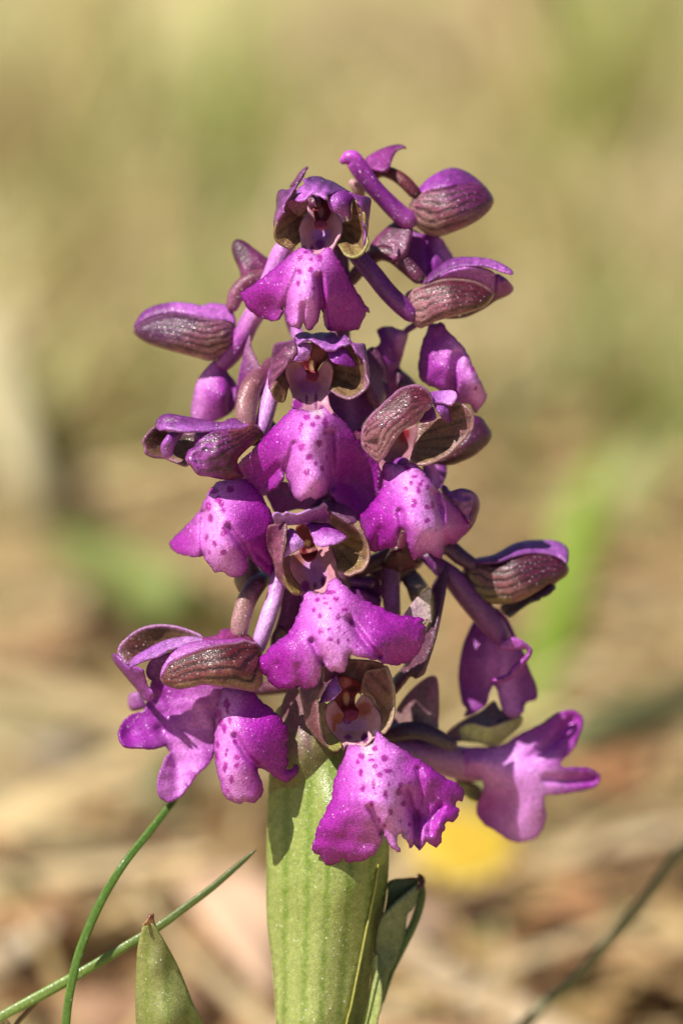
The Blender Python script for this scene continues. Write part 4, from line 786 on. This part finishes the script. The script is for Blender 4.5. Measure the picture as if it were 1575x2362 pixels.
# ---- second right flower
f = flower(1020, 680, -120, 'right upper flower with a pink brown hood above a folded magenta lip')
tube('spur', 'Z1', '700,560,-95,14 720,600,-90,20 800,690,-86,22 880,790,-84,22 950,860,-86,22 1000,905,-92,20', M_TUB, f, [(.11, .010, .15), (.14, .012, .18), (.16, .014, .20), (.22, .025, .25)], nseg=18)
tube('ovary', 'Z1', '690,730,-170,15 760,650,-160,17 830,595,-150,19 900,600,-140,20 970,650,-130,20 1040,715,-120,17', M_TUB, f, [(0.086, 0.016, 0.041), (0.086, 0.013, 0.034), (0.108, 0.016, 0.054)], ridge=.07)
patch('dorsal_sepal', 'Z1', '1180,930 1300,905 1400,850 1440,780 1440,700 1490,720 1532,770 1512,805 1440,840 1380,880 1280,925', '1200,920,-130 1530,770,-150 1400,820,-135', M_SEP, f, sep_col((1440, 720), (.26, .03, .30), (1400, 860), (.14, .03, .08), mott=.2), step=4, dome=(10, 14))
patch('petal', 'Z1', '1050,752 1120,720 1200,680 1290,660 1370,665 1430,690 1457,740 1437,802 1400,772 1330,738 1250,726 1180,726 1100,744', '1060,750,-108 1450,740,-120 1250,690,-92', M_LIP, f, sep_col((1100, 730), (.36, .06, .40), (1380, 700), (.52, .14, .58), mott=.1), step=4, dome=(8, 12))
patch('petal', 'Z1', '1075,748 1090,705 1150,652 1220,615 1300,609 1380,615 1440,630 1500,660 1531,690 1521,704 1470,692 1400,668 1320,662 1230,674 1150,712 1100,745', '1090,730,-100 1300,620,-110 1530,695,-70 1300,655,-85', M_LIP, f, sep_col((1120, 690), (.18, .03, .20), (1480, 660), (.40, .10, .46), mott=.2), step=4, dome=(8, 10))
patch('lateral_sepal', 'Z1', '967,870 975,800 1030,770 1100,742 1180,723 1250,722 1330,735 1400,770 1430,800 1420,830 1380,870 1300,900 1200,925 1130,945 1070,975 1040,977 990,932', '970,860,-100 1200,830,-62 1430,800,-95 1050,970,-85 1200,725,-85', M_SEP, f,
      sep_col((1250, 730), (.14, .02, .04), (1100, 960), (.58, .34, .30), mid=(.42, .17, .20), veins=('edge', '967,870 1030,770 1180,723 1330,735 1430,800', '967,870 990,932 1070,977 1200,925 1380,870 1430,805', 7, .7, 1.0), mott=.16, rim=((.60, .40, .36), 3)), step=4, dome=(26, 26))
patch('lip', 'Z3', '1150,20 1190,15 1222,8 1260,60 1330,130 1370,190 1400,260 1440,340 1473,410 1471,450 1440,490 1412,522 1370,470 1300,472 1230,412 1190,382 1140,362 1100,330 1087,270 1094,200 1110,120 1132,70', '1180,20,-110 1200,250,-80 1095,270,-115 1360,220,-85 1470,430,-125 1400,510,-130 1280,450,-105 1420,380,-95', M_LIP, f,
      lip_col('1300,120 1370,250 1430,430', 60, '1395,262,13,30 1412,380,10,13', base=(.44, .05, .46)), creases=[('1310,190 1290,320 1285,420', 20, 10)], step=4, cren=.6, wave=(2.4, 52), roll=(8, 8))

# ---- back flower between them
f = flower(900, 830, -190)
patch('lip', 'H7', '420,370 480,320 560,290 660,285 740,290 820,330 900,350 1040,390 1060,450 1030,580 990,700 960,830 920,960 890,1080 870,1300 860,1742 300,1742 280,1300 250,1050 238,830 350,740 470,650 490,560 450,460', '450,370,-205 1040,400,-205 700,500,-170 880,450,-165 650,1100,-190 300,1200,-215 880,1100,-215', M_LIP, f, lip_col('850,350 900,700', 200, base=(.30, .03, .34), amt=.35), creases=[('560,300 640,600 740,900', 14, 10)], step=5)
patch('lateral_sepal', 'H7', '840,1100 960,1185 1060,1260 1140,1340 1210,1460 1000,1560 820,1500', '900,1150,-215 1150,1380,-225 950,1400,-205', M_SEP, f, sep_col((900, 1150), (.10, .015, .06), (1150, 1400), (.13, .02, .08)), dome=(12, 18))
tube('spur', 'H7', '1000,395,-205,7 1080,330,-205,8 1180,270,-205,8', M_TUB, f, [(.16, .02, .18)])
tube('ovary', 'P', '785,930,-200,15 830,925,-210,17 870,900,-215,16', M_TUB, f, [(0.101, 0.021, 0.054)])

# ---- left upper flower
f = flower(430, 760, -170, 'left upper flower with a long tan striped hood pointing left')
tube('spur', 'Z2', '1440,140,-150,20 1370,260,-150,24 1290,480,-155,25 1190,690,-160,25 1100,840,-168,24 1030,980,-172,25 950,1100,-175,24 890,1180,-180,20', M_TUB, f, [(.62, .20, .64), (.60, .19, .62), (.64, .24, .66), (.62, .22, .62), (.34, .05, .34), (.30, .04, .32)], nseg=18)
tube('ovary', 'Z2', '1330,470,-178,18 1230,450,-178,20 1130,465,-176,21 1040,530,-174,21 985,610,-172,20 960,690,-170,16', M_TUB, f, [(0.144, 0.031, 0.068), (0.187, 0.042, 0.088), (0.259, 0.073, 0.150)], ridge=.06)
patch('lip', 'Z2', '720,1240 800,1160 880,1150 900,1230 940,1300 990,1370 1012,1400 985,1500 955,1600 870,1660 760,1700 700,1700 620,1680 600,1600 613,1500 640,1380 670,1310', '840,1180,-190 720,1300,-175 620,1550,-190 860,1450,-150 1000,1420,-185 780,1680,-185', M_LIP, f, lip_col('760,1220 660,1400 630,1660', 75, base=(.42, .05, .44)), creases=[('900,1240 950,1400 940,1600', 14, 8)], step=4)
patch('dorsal_sepal', 'Z2', '110,880 130,820 180,750 260,700 360,672 480,658 600,670 700,688 760,668 850,673 930,700 972,760 985,850 900,830 800,825 680,805 560,780 450,765 350,780 260,805 180,845', '120,860,-190 480,670,-180 960,740,-180 500,740,-160', M_SEP, f, sep_col((400, 760), (.20, .03, .22), (500, 670), (.46, .12, .50), mott=.14), step=4, dome=(12, 14))
patch('lateral_sepal', 'Z2', '1005,900 1016,960 992,1030 932,1092 850,1132 790,1162 740,1168 660,1142 560,1117 450,1087 330,1052 220,1012 140,962 104,915 118,868 180,825 260,790 350,765 450,745 560,755 680,785 800,805 900,815 972,835', '1000,900,-180 500,950,-135 110,915,-185 760,1160,-165 500,760,-155 880,950,-140', M_SEP, f,
      sep_col((500, 740), (.13, .03, .12), (760, 1160), (.62, .42, .34), mid=(.38, .16, .22), veins=('edge', '1005,880 880,815 680,785 450,745 260,790 110,890', '1005,880 1000,1010 850,1132 740,1168 450,1087 220,1012 110,915', 7, .75, .95), mott=.13, rim=((.50, .24, .36), 3)), step=4, dome=(28, 28))

# ---- left middle flower
f = flower(500, 1000, -40, 'left middle flower looking left with curled dark hood petals')
tube('ovary', 'Z2', '1290,1200,-150,18 1240,1290,-130,22 1170,1340,-105,27 1110,1420,-85,27 1075,1540,-70,25 1070,1640,-62,24 1085,1750,-58,20', M_TUB, f, [(0.144, 0.031, 0.068), (0.158, 0.031, 0.068), (0.288, 0.114, 0.136), (0.331, 0.156, 0.177), (0.245, 0.083, 0.122)], ridge=.07, nseg=18)
tube('spur', 'Z2', '1330,1260,-110,17 1300,1400,-95,20 1270,1520,-85,21 1240,1640,-78,20 1215,1740,-72,18 1200,1800,-70,14', M_TUB, f, [(.42, .09, .46), (.62, .28, .68), (.62, .28, .68), (.54, .20, .60)], nseg=18)
patch('lateral_sepal', 'Z2', '185,1860 210,1810 280,1740 320,1745 400,1770 540,1790 640,1790 640,1890 590,1940 570,2066 450,2032 380,2002 290,1997 210,1962 203,1910', '190,1870,-25 220,1960,-20 560,2050,-25 400,1860,-60 300,1740,-35', M_SEP, f, sep_col((450, 1800), (.10, .05, .03), (480, 2030), (.28, .20, .09), veins=(900, 1760, 26, 0, .6, .4), mott=.15, rim=((.30, .09, .22), 5)), step=4)
patch('petal', 'Z2', '540,1778 492,1850 452,1930 441,1980 400,2007 360,1987 340,1930 345,1880 380,1825 420,1780', '520,1785,-25 350,1930,0 400,2000,-8 430,1860,8', M_LIP, f, sep_col((400, 1960), (.46, .13, .56), (500, 1800), (.26, .04, .32), mott=.12), step=4, dome=(8, 12))
patch('dorsal_sepal', 'Z2', '630,1795 700,1770 850,1755 950,1750 1060,1735 1130,1690 1205,1750 1226,1800 1185,1850 1105,1910 1032,1980 1002,2030 1020,2100 1052,2168 950,2192 850,2186 750,2165 660,2150 600,2080 560,2040 551,2000 580,1930 622,1900', '640,1810,-5 1210,1790,-50 800,1950,35 570,2000,15 900,2180,0 1020,2050,-10 1000,1800,0', M_SEP, f,
      sep_col((600, 1960), (.42, .10, .48), (980, 2050), (.20, .05, .06), mid=(.24, .04, .22), veins=('edge', '1215,1770 1130,1700 1000,1770 800,1800 640,1860 560,2000', '1215,1790 1100,1915 1005,2030 1050,2160 850,2186 660,2150 570,2050', 5, .85, 1.0), mott=.18), step=4, dome=(16, 20), creases=[('640,1990 680,2080 700,2150', 10, 8), ('760,1900 690,2000', 8, 9)])
patch('petal', 'Z2', '293,1712 310,1668 350,1633 410,1618 500,1633 600,1650 700,1668 800,1688 880,1690 920,1665 985,1660 1050,1700 1130,1690 1110,1735 1060,1755 950,1768 850,1774 750,1784 650,1784 560,1788 480,1783 400,1768 320,1768', '300,1720,-20 600,1650,-15 600,1770,25 1100,1720,-35 350,1640,-20 380,1760,15', M_LIP, f,
      sep_col((500, 1670), (.20, .035, .22), (500, 1770), (.42, .12, .50), mott=.18), step=4, dome=(10, 14), creases=[('400,1690 600,1700 850,1720', 6, 6)])
patch('lip', 'Z4', '330,72 300,85 260,130 230,190 200,250 140,320 80,380 30,430 35,460 60,490 140,515 215,517 228,512 240,540 270,580 300,612 320,605 350,610 390,638 430,632 470,612 488,562 492,522 540,570 590,612 626,634 642,600 650,500 640,400 636,290 600,220 560,150 480,70 420,60', '380,80,-45 280,250,8 300,420,32 380,600,12 520,330,-5 620,580,-42 130,400,-60 40,450,-95 560,200,-30 470,560,5 230,300,-15', M_LIP, f,
      lip_col('330,130 290,300 300,450 350,600', 100, '285,130,30,24 312,182,18,26 328,205,22,26 257,222,20,30 342,245,13,19 268,290,17,28 345,375,20,32 245,405,10,25 288,438,14,17 345,490,20,19 382,125,20,24 262,490,9,11'),
      creases=[('228,260 222,380 225,510', 24, 8), ('370,340 440,440 490,520', 20, 8), ('520,480 600,560', 8, 7)], step=4, cren=.7, wave=(2.0, 67), roll=(8, 8))

patch('lateral_sepal', 'P', '560,985 585,960 612,955 640,985 625,1015 590,1030 565,1015', '565,1000,-110 635,985,-115 600,1000,-100', M_SEP, f, sep_col((570, 990), (.14, .02, .10), (630, 1000), (.10, .02, .07)), step=5, dome=(8, 12))

# ---- pale back lip low on the left
f = flower(400, 1680, -170, 'smooth unspotted lip turned away at the lower left')
patch('lip', 'Z5', '370,870 500,850 700,880 900,920 895,1000 862,1080 842,1200 836,1300 831,1440 790,1510 700,1600 640,1680 580,1750 520,1790 460,1786 420,1752 405,1690 415,1600 440,1530 480,1450 502,1422 470,1370 430,1386 350,1396 270,1386 180,1382 130,1342 117,1280 140,1200 200,1140 290,1110 320,1060 340,960', '600,1150,-125 130,1290,-70 300,1380,-62 460,1770,-62 830,1350,-130 450,1250,-115 700,1560,-95 560,1560,-100 850,950,-130 200,1280,-95 430,1600,-70', M_LIP, f,
      lip_col('760,1100 640,1350 520,1650', 170, base=(.38, .03, .42), amt=.75), creases=[('430,1250 520,1420 560,1700', 12, 14)], step=5, wave=(4, 60), cren=.5)
patch('petal', 'Z5', '180,1050 200,980 270,970 310,1040 325,1085 215,1112', '190,1040,-235 310,1060,-225', M_LIP, f, sep_col((200, 1000), (.46, .16, .46), (300, 1080), (.30, .06, .32)), step=5, dome=(8, 12))
tube('ovary', 'P', '772,1560,-200,17 680,1580,-220,17 580,1590,-215,17 500,1580,-190,15', M_TUB, f, [(0.144, 0.052, 0.054), (0.144, 0.031, 0.082)])

# ---- left lower flower
f = flower(480, 1520, -20, 'left lower flower with a strongly striped brown and olive hood')
tube('ovary', 'H8', '900,300,-160,16 760,400,-110,20 660,480,-80,23 560,610,-66,23 470,780,-56,23 420,950,-50,23 385,1120,-46,22 370,1270,-44,20', M_TUB, f, [(0.115, 0.031, 0.048), (0.072, 0.010, 0.034), (0.086, 0.016, 0.041), (0.331, 0.166, 0.163), (0.360, 0.187, 0.190), (0.331, 0.146, 0.177)], ridge=.07, nseg=18)
tube('spur', 'H8', '1040,250,-80,17 1010,400,-70,19 970,620,-58,18.5 900,860,-48,19.5 820,1100,-42,19.5 740,1340,-40,19 690,1520,-42,16', M_TUB, f, [(.30, .04, .34), (.50, .18, .56), (.68, .36, .74), (.66, .34, .72), (.58, .26, .66)], nseg=18)
patch('bract', 'H8', '288,370 310,500 370,610 450,640 560,620 700,560 830,480 770,300 690,190 560,-20 420,150', '300,400,-130 820,470,-110 560,100,-130 500,400,-95', M_SEP, f, sep_col((330, 430), (.24, .15, .10), (650, 250), (.26, .18, .14), veins=(480, 1100, 12, 0, .5, .6)), step=5, dome=(14, 20))
patch('lateral_sepal', 'Z5', '105,660 120,610 170,560 240,510 320,480 410,467 500,469 580,484 660,510 735,545 740,590 600,590 500,600 420,630 340,670 270,710 210,740 185,765 150,740 115,690', '110,650,-80 400,470,-85 720,550,-60 400,580,-110 200,740,-70', M_SEP, f, sep_col((400, 500), (.22, .15, .07), (250, 650), (.16, .06, .04), veins=(900, 560, 24, 0, .6, .2), mott=.12, rim=((.54, .20, .54), 5)), step=4)
patch('petal', 'Z5', '350,735 450,690 500,680 452,760 430,860 400,890 340,870 318,810', '350,760,-45 480,690,-35 380,870,-55', M_LIP, f, sep_col((350, 760), (.34, .07, .40), (420, 850), (.24, .03, .28)), step=4)
patch('petal', 'Z5', '190,760 218,710 280,668 350,628 430,588 510,563 600,548 680,548 765,566 745,592 640,614 560,640 480,664 420,704 350,726 290,746 230,775 195,790', '200,770,-25 500,570,-40 750,575,-30 450,660,-5 300,720,-5', M_LIP, f, sep_col((300, 680), (.42, .12, .50), (650, 570), (.52, .22, .56), mott=.16), step=4, dome=(8, 12))
patch('dorsal_sepal', 'Z5', '61,690 90,680 130,720 180,770 240,775 300,800 312,850 332,920 377,980 372,1020 340,1042 310,1030 270,980 220,920 170,860 120,800 75,740', '70,690,-75 200,790,-30 350,1020,-50 280,850,-20', M_SEP, f, sep_col((120, 740), (.22, .03, .26), (320, 960), (.34, .06, .40), mott=.2), step=4, dome=(10, 14))
patch('dorsal_sepal', 'Z5', '735,575 745,558 850,535 870,505 915,487 960,495 980,515 1040,518 1095,540 1150,600 1120,605 1060,592 960,595 850,605 760,610', '740,570,-30 1000,520,-40 1120,590,-20 900,570,-15', M_SEP, f, sep_col((900, 520), (.36, .05, .26), (1050, 580), (.20, .015, .07), veins=(400, 620, 46, 0, .5, .6), mott=.2), step=4, dome=(8, 10))
patch('petal', 'Z5', '424,850 438,780 480,700 540,640 620,600 720,580 850,568 960,566 1060,560 1080,585 1000,605 900,620 800,640 720,660 640,690 560,725 492,765 445,840', '430,840,10 600,620,-10 1050,570,-10 700,640,15', M_LIP, f, sep_col((500, 720), (.52, .16, .56), (900, 580), (.36, .06, .34), mott=.12), step=4, dome=(8, 10))
patch('lateral_sepal', 'Z5', '425,870 432,830 470,770 540,715 640,670 720,640 800,620 900,600 1000,590 1060,572 1110,588 1150,592 1185,640 1196,700 1200,760 1198,830 1196,900 1162,952 1120,967 1060,957 1000,947 940,937 880,932 800,918 740,915 680,930 620,942 570,950 510,937 450,912', '430,870,5 800,780,50 1100,600,0 1195,760,-5 570,945,18 1100,960,10 640,670,15 1000,800,45', M_SEP, f,
      sep_col((850, 610), (.13, .015, .025), (900, 950), (.42, .29, .15), mid=(.25, .075, .07), veins=('edge', '1185,640 1060,580 900,606 720,646 540,722 430,850', '1185,640 1198,760 1196,900 1120,967 900,934 680,932 500,930 430,870', 5, 1.0, 1.15), mott=.16, rim=((.52, .22, .46), 3)), step=4, dome=(16, 20))
patch('lip', 'Z5', '905,925 1000,935 1110,950 1180,1030 1260,1090 1330,1160 1380,1240 1393,1320 1370,1350 1391,1400 1380,1440 1391,1500 1372,1538 1390,1550 1420,1545 1442,1518 1466,1528 1457,1580 1420,1622 1380,1647 1320,1630 1250,1580 1172,1540 1166,1580 1192,1650 1202,1700 1180,1762 1130,1802 1060,1796 1020,1812 960,1792 900,1742 880,1670 860,1600 842,1520 835,1440 826,1380 835,1260 840,1150 852,1060 880,980', '950,950,-42 900,1300,0 960,1500,24 1050,1780,4 1250,1250,-4 1380,1400,-38 1455,1570,-60 1330,1610,-36 838,1300,-38 880,1100,-25 1180,1080,-25 1170,1680,0 880,1680,0', M_LIP, f,
      lip_col('940,980 905,1250 930,1500 1000,1740', 105, '925,1060,25,42 865,1130,22,36 930,1100,10,36 880,1190,19,42 950,1180,17,32 908,1240,21,42 858,1360,13,38 848,1455,15,34 985,1345,19,21 930,1405,12,15 1000,1460,25,21 920,1440,10,19 913,1535,19,40 1003,1525,19,21 960,1630,19,36 930,1710,13,15', amt=.9),
      creases=[('985,1300 1080,1450 1172,1540', 20, 8)], step=4, cren=.7, wave=(2.0, 67), roll=(8, 8))

# ---- right lower flower
f = flower(1150, 1350, -190, 'right lower flower held out to the side in profile')
tube('ovary', 'Z7', '60,470,-185,18 200,330,-185,20 330,250,-180,20 440,240,-180,20 520,300,-180,20 600,350,-180,17', M_TUB, f, [(0.086, 0.026, 0.041), (0.086, 0.021, 0.054), (0.086, 0.016, 0.082)], ridge=.06)
tube('spur', 'Z7', '300,300,-175,16 400,380,-172,22 480,450,-172,26 570,560,-178,28 660,660,-185,30 740,760,-192,28 800,840,-196,22', M_TUB, f, [(.12, .015, .13), (.16, .025, .16), (.17, .03, .17), (.2, .02, .22)], nseg=18)
patch('dorsal_sepal', 'Z7', '550,340 640,308 740,288 800,258 870,218 960,193 1080,188 1180,198 1240,238 1252,280 1240,345 1180,310 1100,290 1000,285 900,305 800,345 720,355 640,350', '560,335,-185 960,200,-215 1245,270,-205 950,260,-175', M_SEP, f, sep_col((700, 320), (.16, .03, .22), (1150, 220), (.30, .08, .36), mott=.12), step=5, dome=(12, 14))
patch('lateral_sepal', 'Z7', '790,640 850,600 900,540 1000,500 1147,470 1147,530 1100,570 1000,600 920,650 850,697', '830,700,-215 1140,510,-225 980,610,-210', M_SEP, f, sep_col((900, 670), (.28, .16, .12), (1120, 520), (.14, .03, .08)), step=5)
patch('lateral_sepal', 'Z7', '538,410 560,350 640,330 720,340 800,328 900,288 1000,273 1100,278 1182,298 1232,340 1252,390 1232,432 1190,462 1150,492 1120,482 1050,532 960,582 880,612 800,622 700,617 620,602 560,552 538,480', '545,420,-185 900,440,-150 1245,380,-190 700,610,-170 900,290,-170', M_SEP, f,
      sep_col((900, 300), (.13, .02, .06), (720, 610), (.34, .30, .10), mid=(.32, .14, .13), veins=('edge', '545,400 640,330 800,328 1000,273 1182,298 1250,390', '545,400 560,552 700,617 880,612 1050,532 1190,462 1250,400', 6, .85, 1.15), mott=.13, rim=((.40, .22, .2), 3)), step=4, dome=(24, 26))
patch('lip', 'Z7', '610,740 680,660 760,640 830,700 880,790 920,880 960,960 970,1000 1000,1080 1030,1150 1042,1220 1030,1262 970,1277 955,1300 948,1342 900,1377 850,1372 810,1332 790,1270 772,1200 750,1170 722,1220 702,1290 650,1332 600,1362 553,1372 568,1322 540,1290 520,1200 510,1100 520,1000 545,890 580,800', '700,720,-205 640,1000,-180 520,1150,-205 760,1000,-175 560,1340,-185 870,1350,-175 1030,1220,-205 850,1200,-180', M_LIP, f,
      lip_col('780,900 800,1100 870,1340', 90, base=(.30, .03, .34), amt=.55), creases=[('720,760 760,980 750,1170', 14, 10), ('940,1100 945,1280', 10, 9)], step=5, zoff=-85)
patch('lip_fold', 'Z7', '778,912 820,860 880,838 950,868 1008,922 992,982 942,1042 892,1102 832,1142 762,1148 738,1122 830,1090 880,1030 960,962 968,925 900,928 830,935', '790,910,-150 1000,930,-150 760,1140,-150 900,860,-140 930,1030,-145', M_LIP, f, sep_col((850, 880), (.50, .10, .52), (900, 1060), (.36, .04, .38), mott=.16), step=4, dome=(8, 9), zoff=-15)

# ---- lowest right flower
f = flower(1120, 1740, -200, 'lowest right flower reaching sideways with a pale forked lip')
tube('ovary', 'Z7', '-60,1540,-170,20 60,1500,-160,22 160,1475,-155,23 260,1475,-158,22 360,1510,-170,20 460,1560,-185,16', M_TUB, f, [(0.101, 0.042, 0.041), (0.058, 0.021, 0.041), (0.043, 0.010, 0.048), (0.058, 0.016, 0.054)], ridge=.06)
tube('spur', 'Z7', '20,1570,-165,24 150,1600,-185,32 300,1640,-220,36 450,1670,-275,40 560,1690,-315,42 640,1700,-340,40 720,1710,-365,28', M_TUB, f, [(.24, .06, .28), (.28, .08, .30), (.34, .12, .34), (.40, .16, .40)], nseg=20)
patch('lateral_sepal', 'Z7', '490,1800 560,1800 640,1830 680,1880 672,1942 600,1936 540,1885', '560,1830,-215 660,1920,-225', M_SEP, f, sep_col((540, 1820), (.28, .24, .09), (660, 1920), (.18, .17, .06)), step=5, dome=(8, 10), zoff=-110)
patch('lateral_sepal', 'Z7', '415,1515 468,1450 560,1388 660,1338 752,1268 800,1328 900,1372 800,1420 700,1450 600,1425 520,1455 520,1500 540,1538 470,1540', '420,1510,-205 750,1280,-215 890,1375,-215 600,1410,-185', M_SEP, f, sep_col((460, 1500), (.20, .10, .14), (800, 1340), (.13, .10, .14)), step=5, zoff=-90)
patch('lateral_sepal', 'Z7', '518,1450 600,1418 720,1440 850,1400 935,1370 940,1405 915,1445 860,1492 790,1552 740,1575 650,1548 540,1538 515,1500', '520,1480,-200 900,1400,-200 740,1560,-205 700,1470,-170', M_SEP, f, sep_col((560, 1450), (.66, .66, .36), (880, 1480), (.34, .32, .14), mott=.12, rim=((.24, .08, .18), 3)), step=4, zoff=-90)
patch('lip', 'Z7', '520,1640 560,1585 640,1575 740,1575 830,1550 900,1500 1000,1450 1080,1410 1150,1360 1220,1335 1290,1335 1336,1370 1347,1420 1322,1500 1292,1580 1242,1640 1196,1690 1230,1715 1300,1713 1380,1718 1430,1740 1457,1780 1442,1832 1380,1862 1280,1882 1180,1897 1098,1902 1090,1960 1102,2030 1082,2110 1042,2182 980,2207 900,2217 830,2192 760,2142 690,2102 640,2042 630,1980 658,1910 678,1850 660,1790 570,1775 525,1720', '530,1640,-165 530,1720,-165 640,1600,-178 640,1760,-182 640,1680,-158 950,1750,-162 1300,1350,-195 1440,1780,-205 900,2210,-205 640,1990,-235 760,1680,-168 1200,1500,-190 1000,2000,-180 1090,2080,-205 830,1560,-195 1250,1780,-185 1180,1700,-172', M_LIP, f,
      lip_col('800,1700 980,1760 1040,1850 950,2120', 190, base=(.44, .03, .48), pale=(.80, .30, .86)), creases=[('1000,1640 1150,1540 1270,1400', 14, 11), ('1100,1790 1250,1800 1420,1790', 14, 9)], step=5, wave=(2.0, 90), cren=.5, zoff=-92)

# ---- flowers on the far side of the spike, glimpsed in the shade between the front ones
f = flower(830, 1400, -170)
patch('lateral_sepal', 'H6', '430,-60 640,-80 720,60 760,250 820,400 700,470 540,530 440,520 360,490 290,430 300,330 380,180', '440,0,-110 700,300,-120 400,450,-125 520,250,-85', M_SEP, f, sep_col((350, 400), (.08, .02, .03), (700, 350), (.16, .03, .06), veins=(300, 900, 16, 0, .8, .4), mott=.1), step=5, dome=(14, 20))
tube('spur', 'H6', '420,380,-150,20 400,560,-150,22 400,800,-148,22 420,1050,-146,20 440,1260,-150,18', M_TUB, f, [(.12, .02, .12), (.15, .03, .15), (.24, .06, .26), (.15, .03, .15)], nseg=18)  # tube colour darkened to stand in for shade deep in the spike
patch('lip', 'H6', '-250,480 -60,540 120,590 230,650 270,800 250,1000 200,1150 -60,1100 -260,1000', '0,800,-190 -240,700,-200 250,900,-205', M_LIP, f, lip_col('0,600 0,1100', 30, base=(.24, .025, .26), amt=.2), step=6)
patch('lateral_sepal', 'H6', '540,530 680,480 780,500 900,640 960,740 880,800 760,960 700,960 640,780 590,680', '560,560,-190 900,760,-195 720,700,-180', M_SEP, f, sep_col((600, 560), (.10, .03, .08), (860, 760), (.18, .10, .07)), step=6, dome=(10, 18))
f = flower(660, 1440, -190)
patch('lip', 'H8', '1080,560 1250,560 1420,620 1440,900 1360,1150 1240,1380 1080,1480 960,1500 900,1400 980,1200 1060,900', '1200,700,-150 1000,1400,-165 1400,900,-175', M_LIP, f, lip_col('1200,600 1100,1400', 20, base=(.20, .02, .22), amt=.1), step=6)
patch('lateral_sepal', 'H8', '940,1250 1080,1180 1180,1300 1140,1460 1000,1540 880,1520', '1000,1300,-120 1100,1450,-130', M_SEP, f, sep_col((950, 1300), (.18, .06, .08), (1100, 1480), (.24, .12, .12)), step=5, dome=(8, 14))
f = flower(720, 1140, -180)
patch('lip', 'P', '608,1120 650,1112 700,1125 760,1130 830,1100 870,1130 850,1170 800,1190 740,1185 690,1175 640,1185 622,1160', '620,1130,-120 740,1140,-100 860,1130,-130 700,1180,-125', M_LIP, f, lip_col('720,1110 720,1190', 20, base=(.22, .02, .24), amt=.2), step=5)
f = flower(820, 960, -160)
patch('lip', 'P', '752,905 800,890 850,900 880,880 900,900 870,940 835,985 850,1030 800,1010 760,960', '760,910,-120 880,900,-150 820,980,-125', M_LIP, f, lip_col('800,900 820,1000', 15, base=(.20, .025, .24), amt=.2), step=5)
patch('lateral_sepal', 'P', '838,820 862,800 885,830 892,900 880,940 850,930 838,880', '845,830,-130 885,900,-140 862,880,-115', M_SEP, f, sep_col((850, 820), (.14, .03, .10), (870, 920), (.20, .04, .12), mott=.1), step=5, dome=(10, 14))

# ------------------------------------------------------------------ blurred tufts far behind
def tuft(px, py, wide, high, pal, n, label):
    c = gp(px, py, -.012); r = np.random.RandomState(int(px * 3 + py)); V = []; F = []; C = []
    for i in range(n // 2):
        az = r.uniform(0, 2 * math.pi); out = wide * r.uniform(.1, 1); h = high * r.uniform(.4, 1)
        b0 = np.array(c) + np.array([math.cos(az), math.sin(az), 0]) * wide * .35 * r.uniform(); tip = np.array([math.cos(az) * out, math.sin(az) * out, h])
        s_ = np.array([math.cos(az + 1.4), math.sin(az + 1.4), 0]) * wide * .03; q = len(V); cc = np.array(pal[r.randint(len(pal))]) * r.uniform(.85, 1.15)
        for t, ww in ((0, 1), (.4, 1), (.75, .7), (1, .1)):
            p = b0 + tip * np.array([t * t, t * t, t * (1.35 - .35 * t)]); V += [p - s_ * ww, p + s_ * ww]; C += [cc, cc]
        F += [(q + 2 * j, q + 2 * j + 1, q + 2 * j + 3, q + 2 * j + 2) for j in range(3)]
    o = mesh('grass_tuft', np.array(V), F, M_BLADE, None, np.array(C), origin=c)
    o['label'] = label; o['category'] = 'grass'; o['group'] = 'blurred grass tufts far behind the flower'
GT = [(.40, .46, .13), (.46, .50, .17)]; BT = [(.38, .25, .15), (.46, .31, .19)]; YT = [(.72, .60, .32), (.66, .55, .28)]; PT = [(.64, .47, .31), (.70, .52, .35)]
tuft(520, 560, .07, .16, GT, 60, 'olive green tuft left of the topmost flower')
tuft(190, 620, .06, .13, GT + YT, 50, 'faint olive tuft above the long tan left hood')
tuft(1180, 170, .30, .10, BT, 50, 'brownish tuft in the far meadow above the top right flower')
tuft(1420, 420, .14, .22, GT + YT[:1], 60, 'yellow green tuft far beyond the top right hood')
tuft(40, 450, .12, .14, BT + YT, 50, 'brown and straw tuft high at the far left edge')
tuft(330, 280, .16, .12, GT + YT, 60, 'olive straw tuft high above the left flowers')
tuft(1250, 330, .12, .10, YT, 60, 'pale straw tuft right of the top right hood')
tuft(1400, 900, .05, .10, YT + GT, 60, 'straw and green tuft right of the folded magenta lip')
tuft(1500, 1080, .04, .07, GT, 50, 'light green tuft at the right edge level with the middle flowers')
tuft(230, 960, .035, .05, YT + PT, 50, 'tan tuft left of the left middle flower')
tuft(1250, 980, .03, .045, PT, 50, 'pinkish tan tuft beyond the dark hood on the right')
tuft(300, 1370, .018, .018, [(.28, .36, .10), (.22, .30, .08)], 50, 'low dull green tuft between the two left hoods')

f = flower(900, 1310, -230)
patch('lateral_sepal', 'P', '845,1285 900,1278 965,1282 975,1300 955,1318 930,1330 915,1355 880,1345 852,1330', '850,1290,-235 960,1290,-240 900,1340,-240 900,1300,-225', M_SEP, f, sep_col((860, 1290), (.10, .02, .08), (940, 1330), (.16, .05, .10)), step=5, dome=(10, 14))  # added dark patch filling the shaded gap right of the third flower
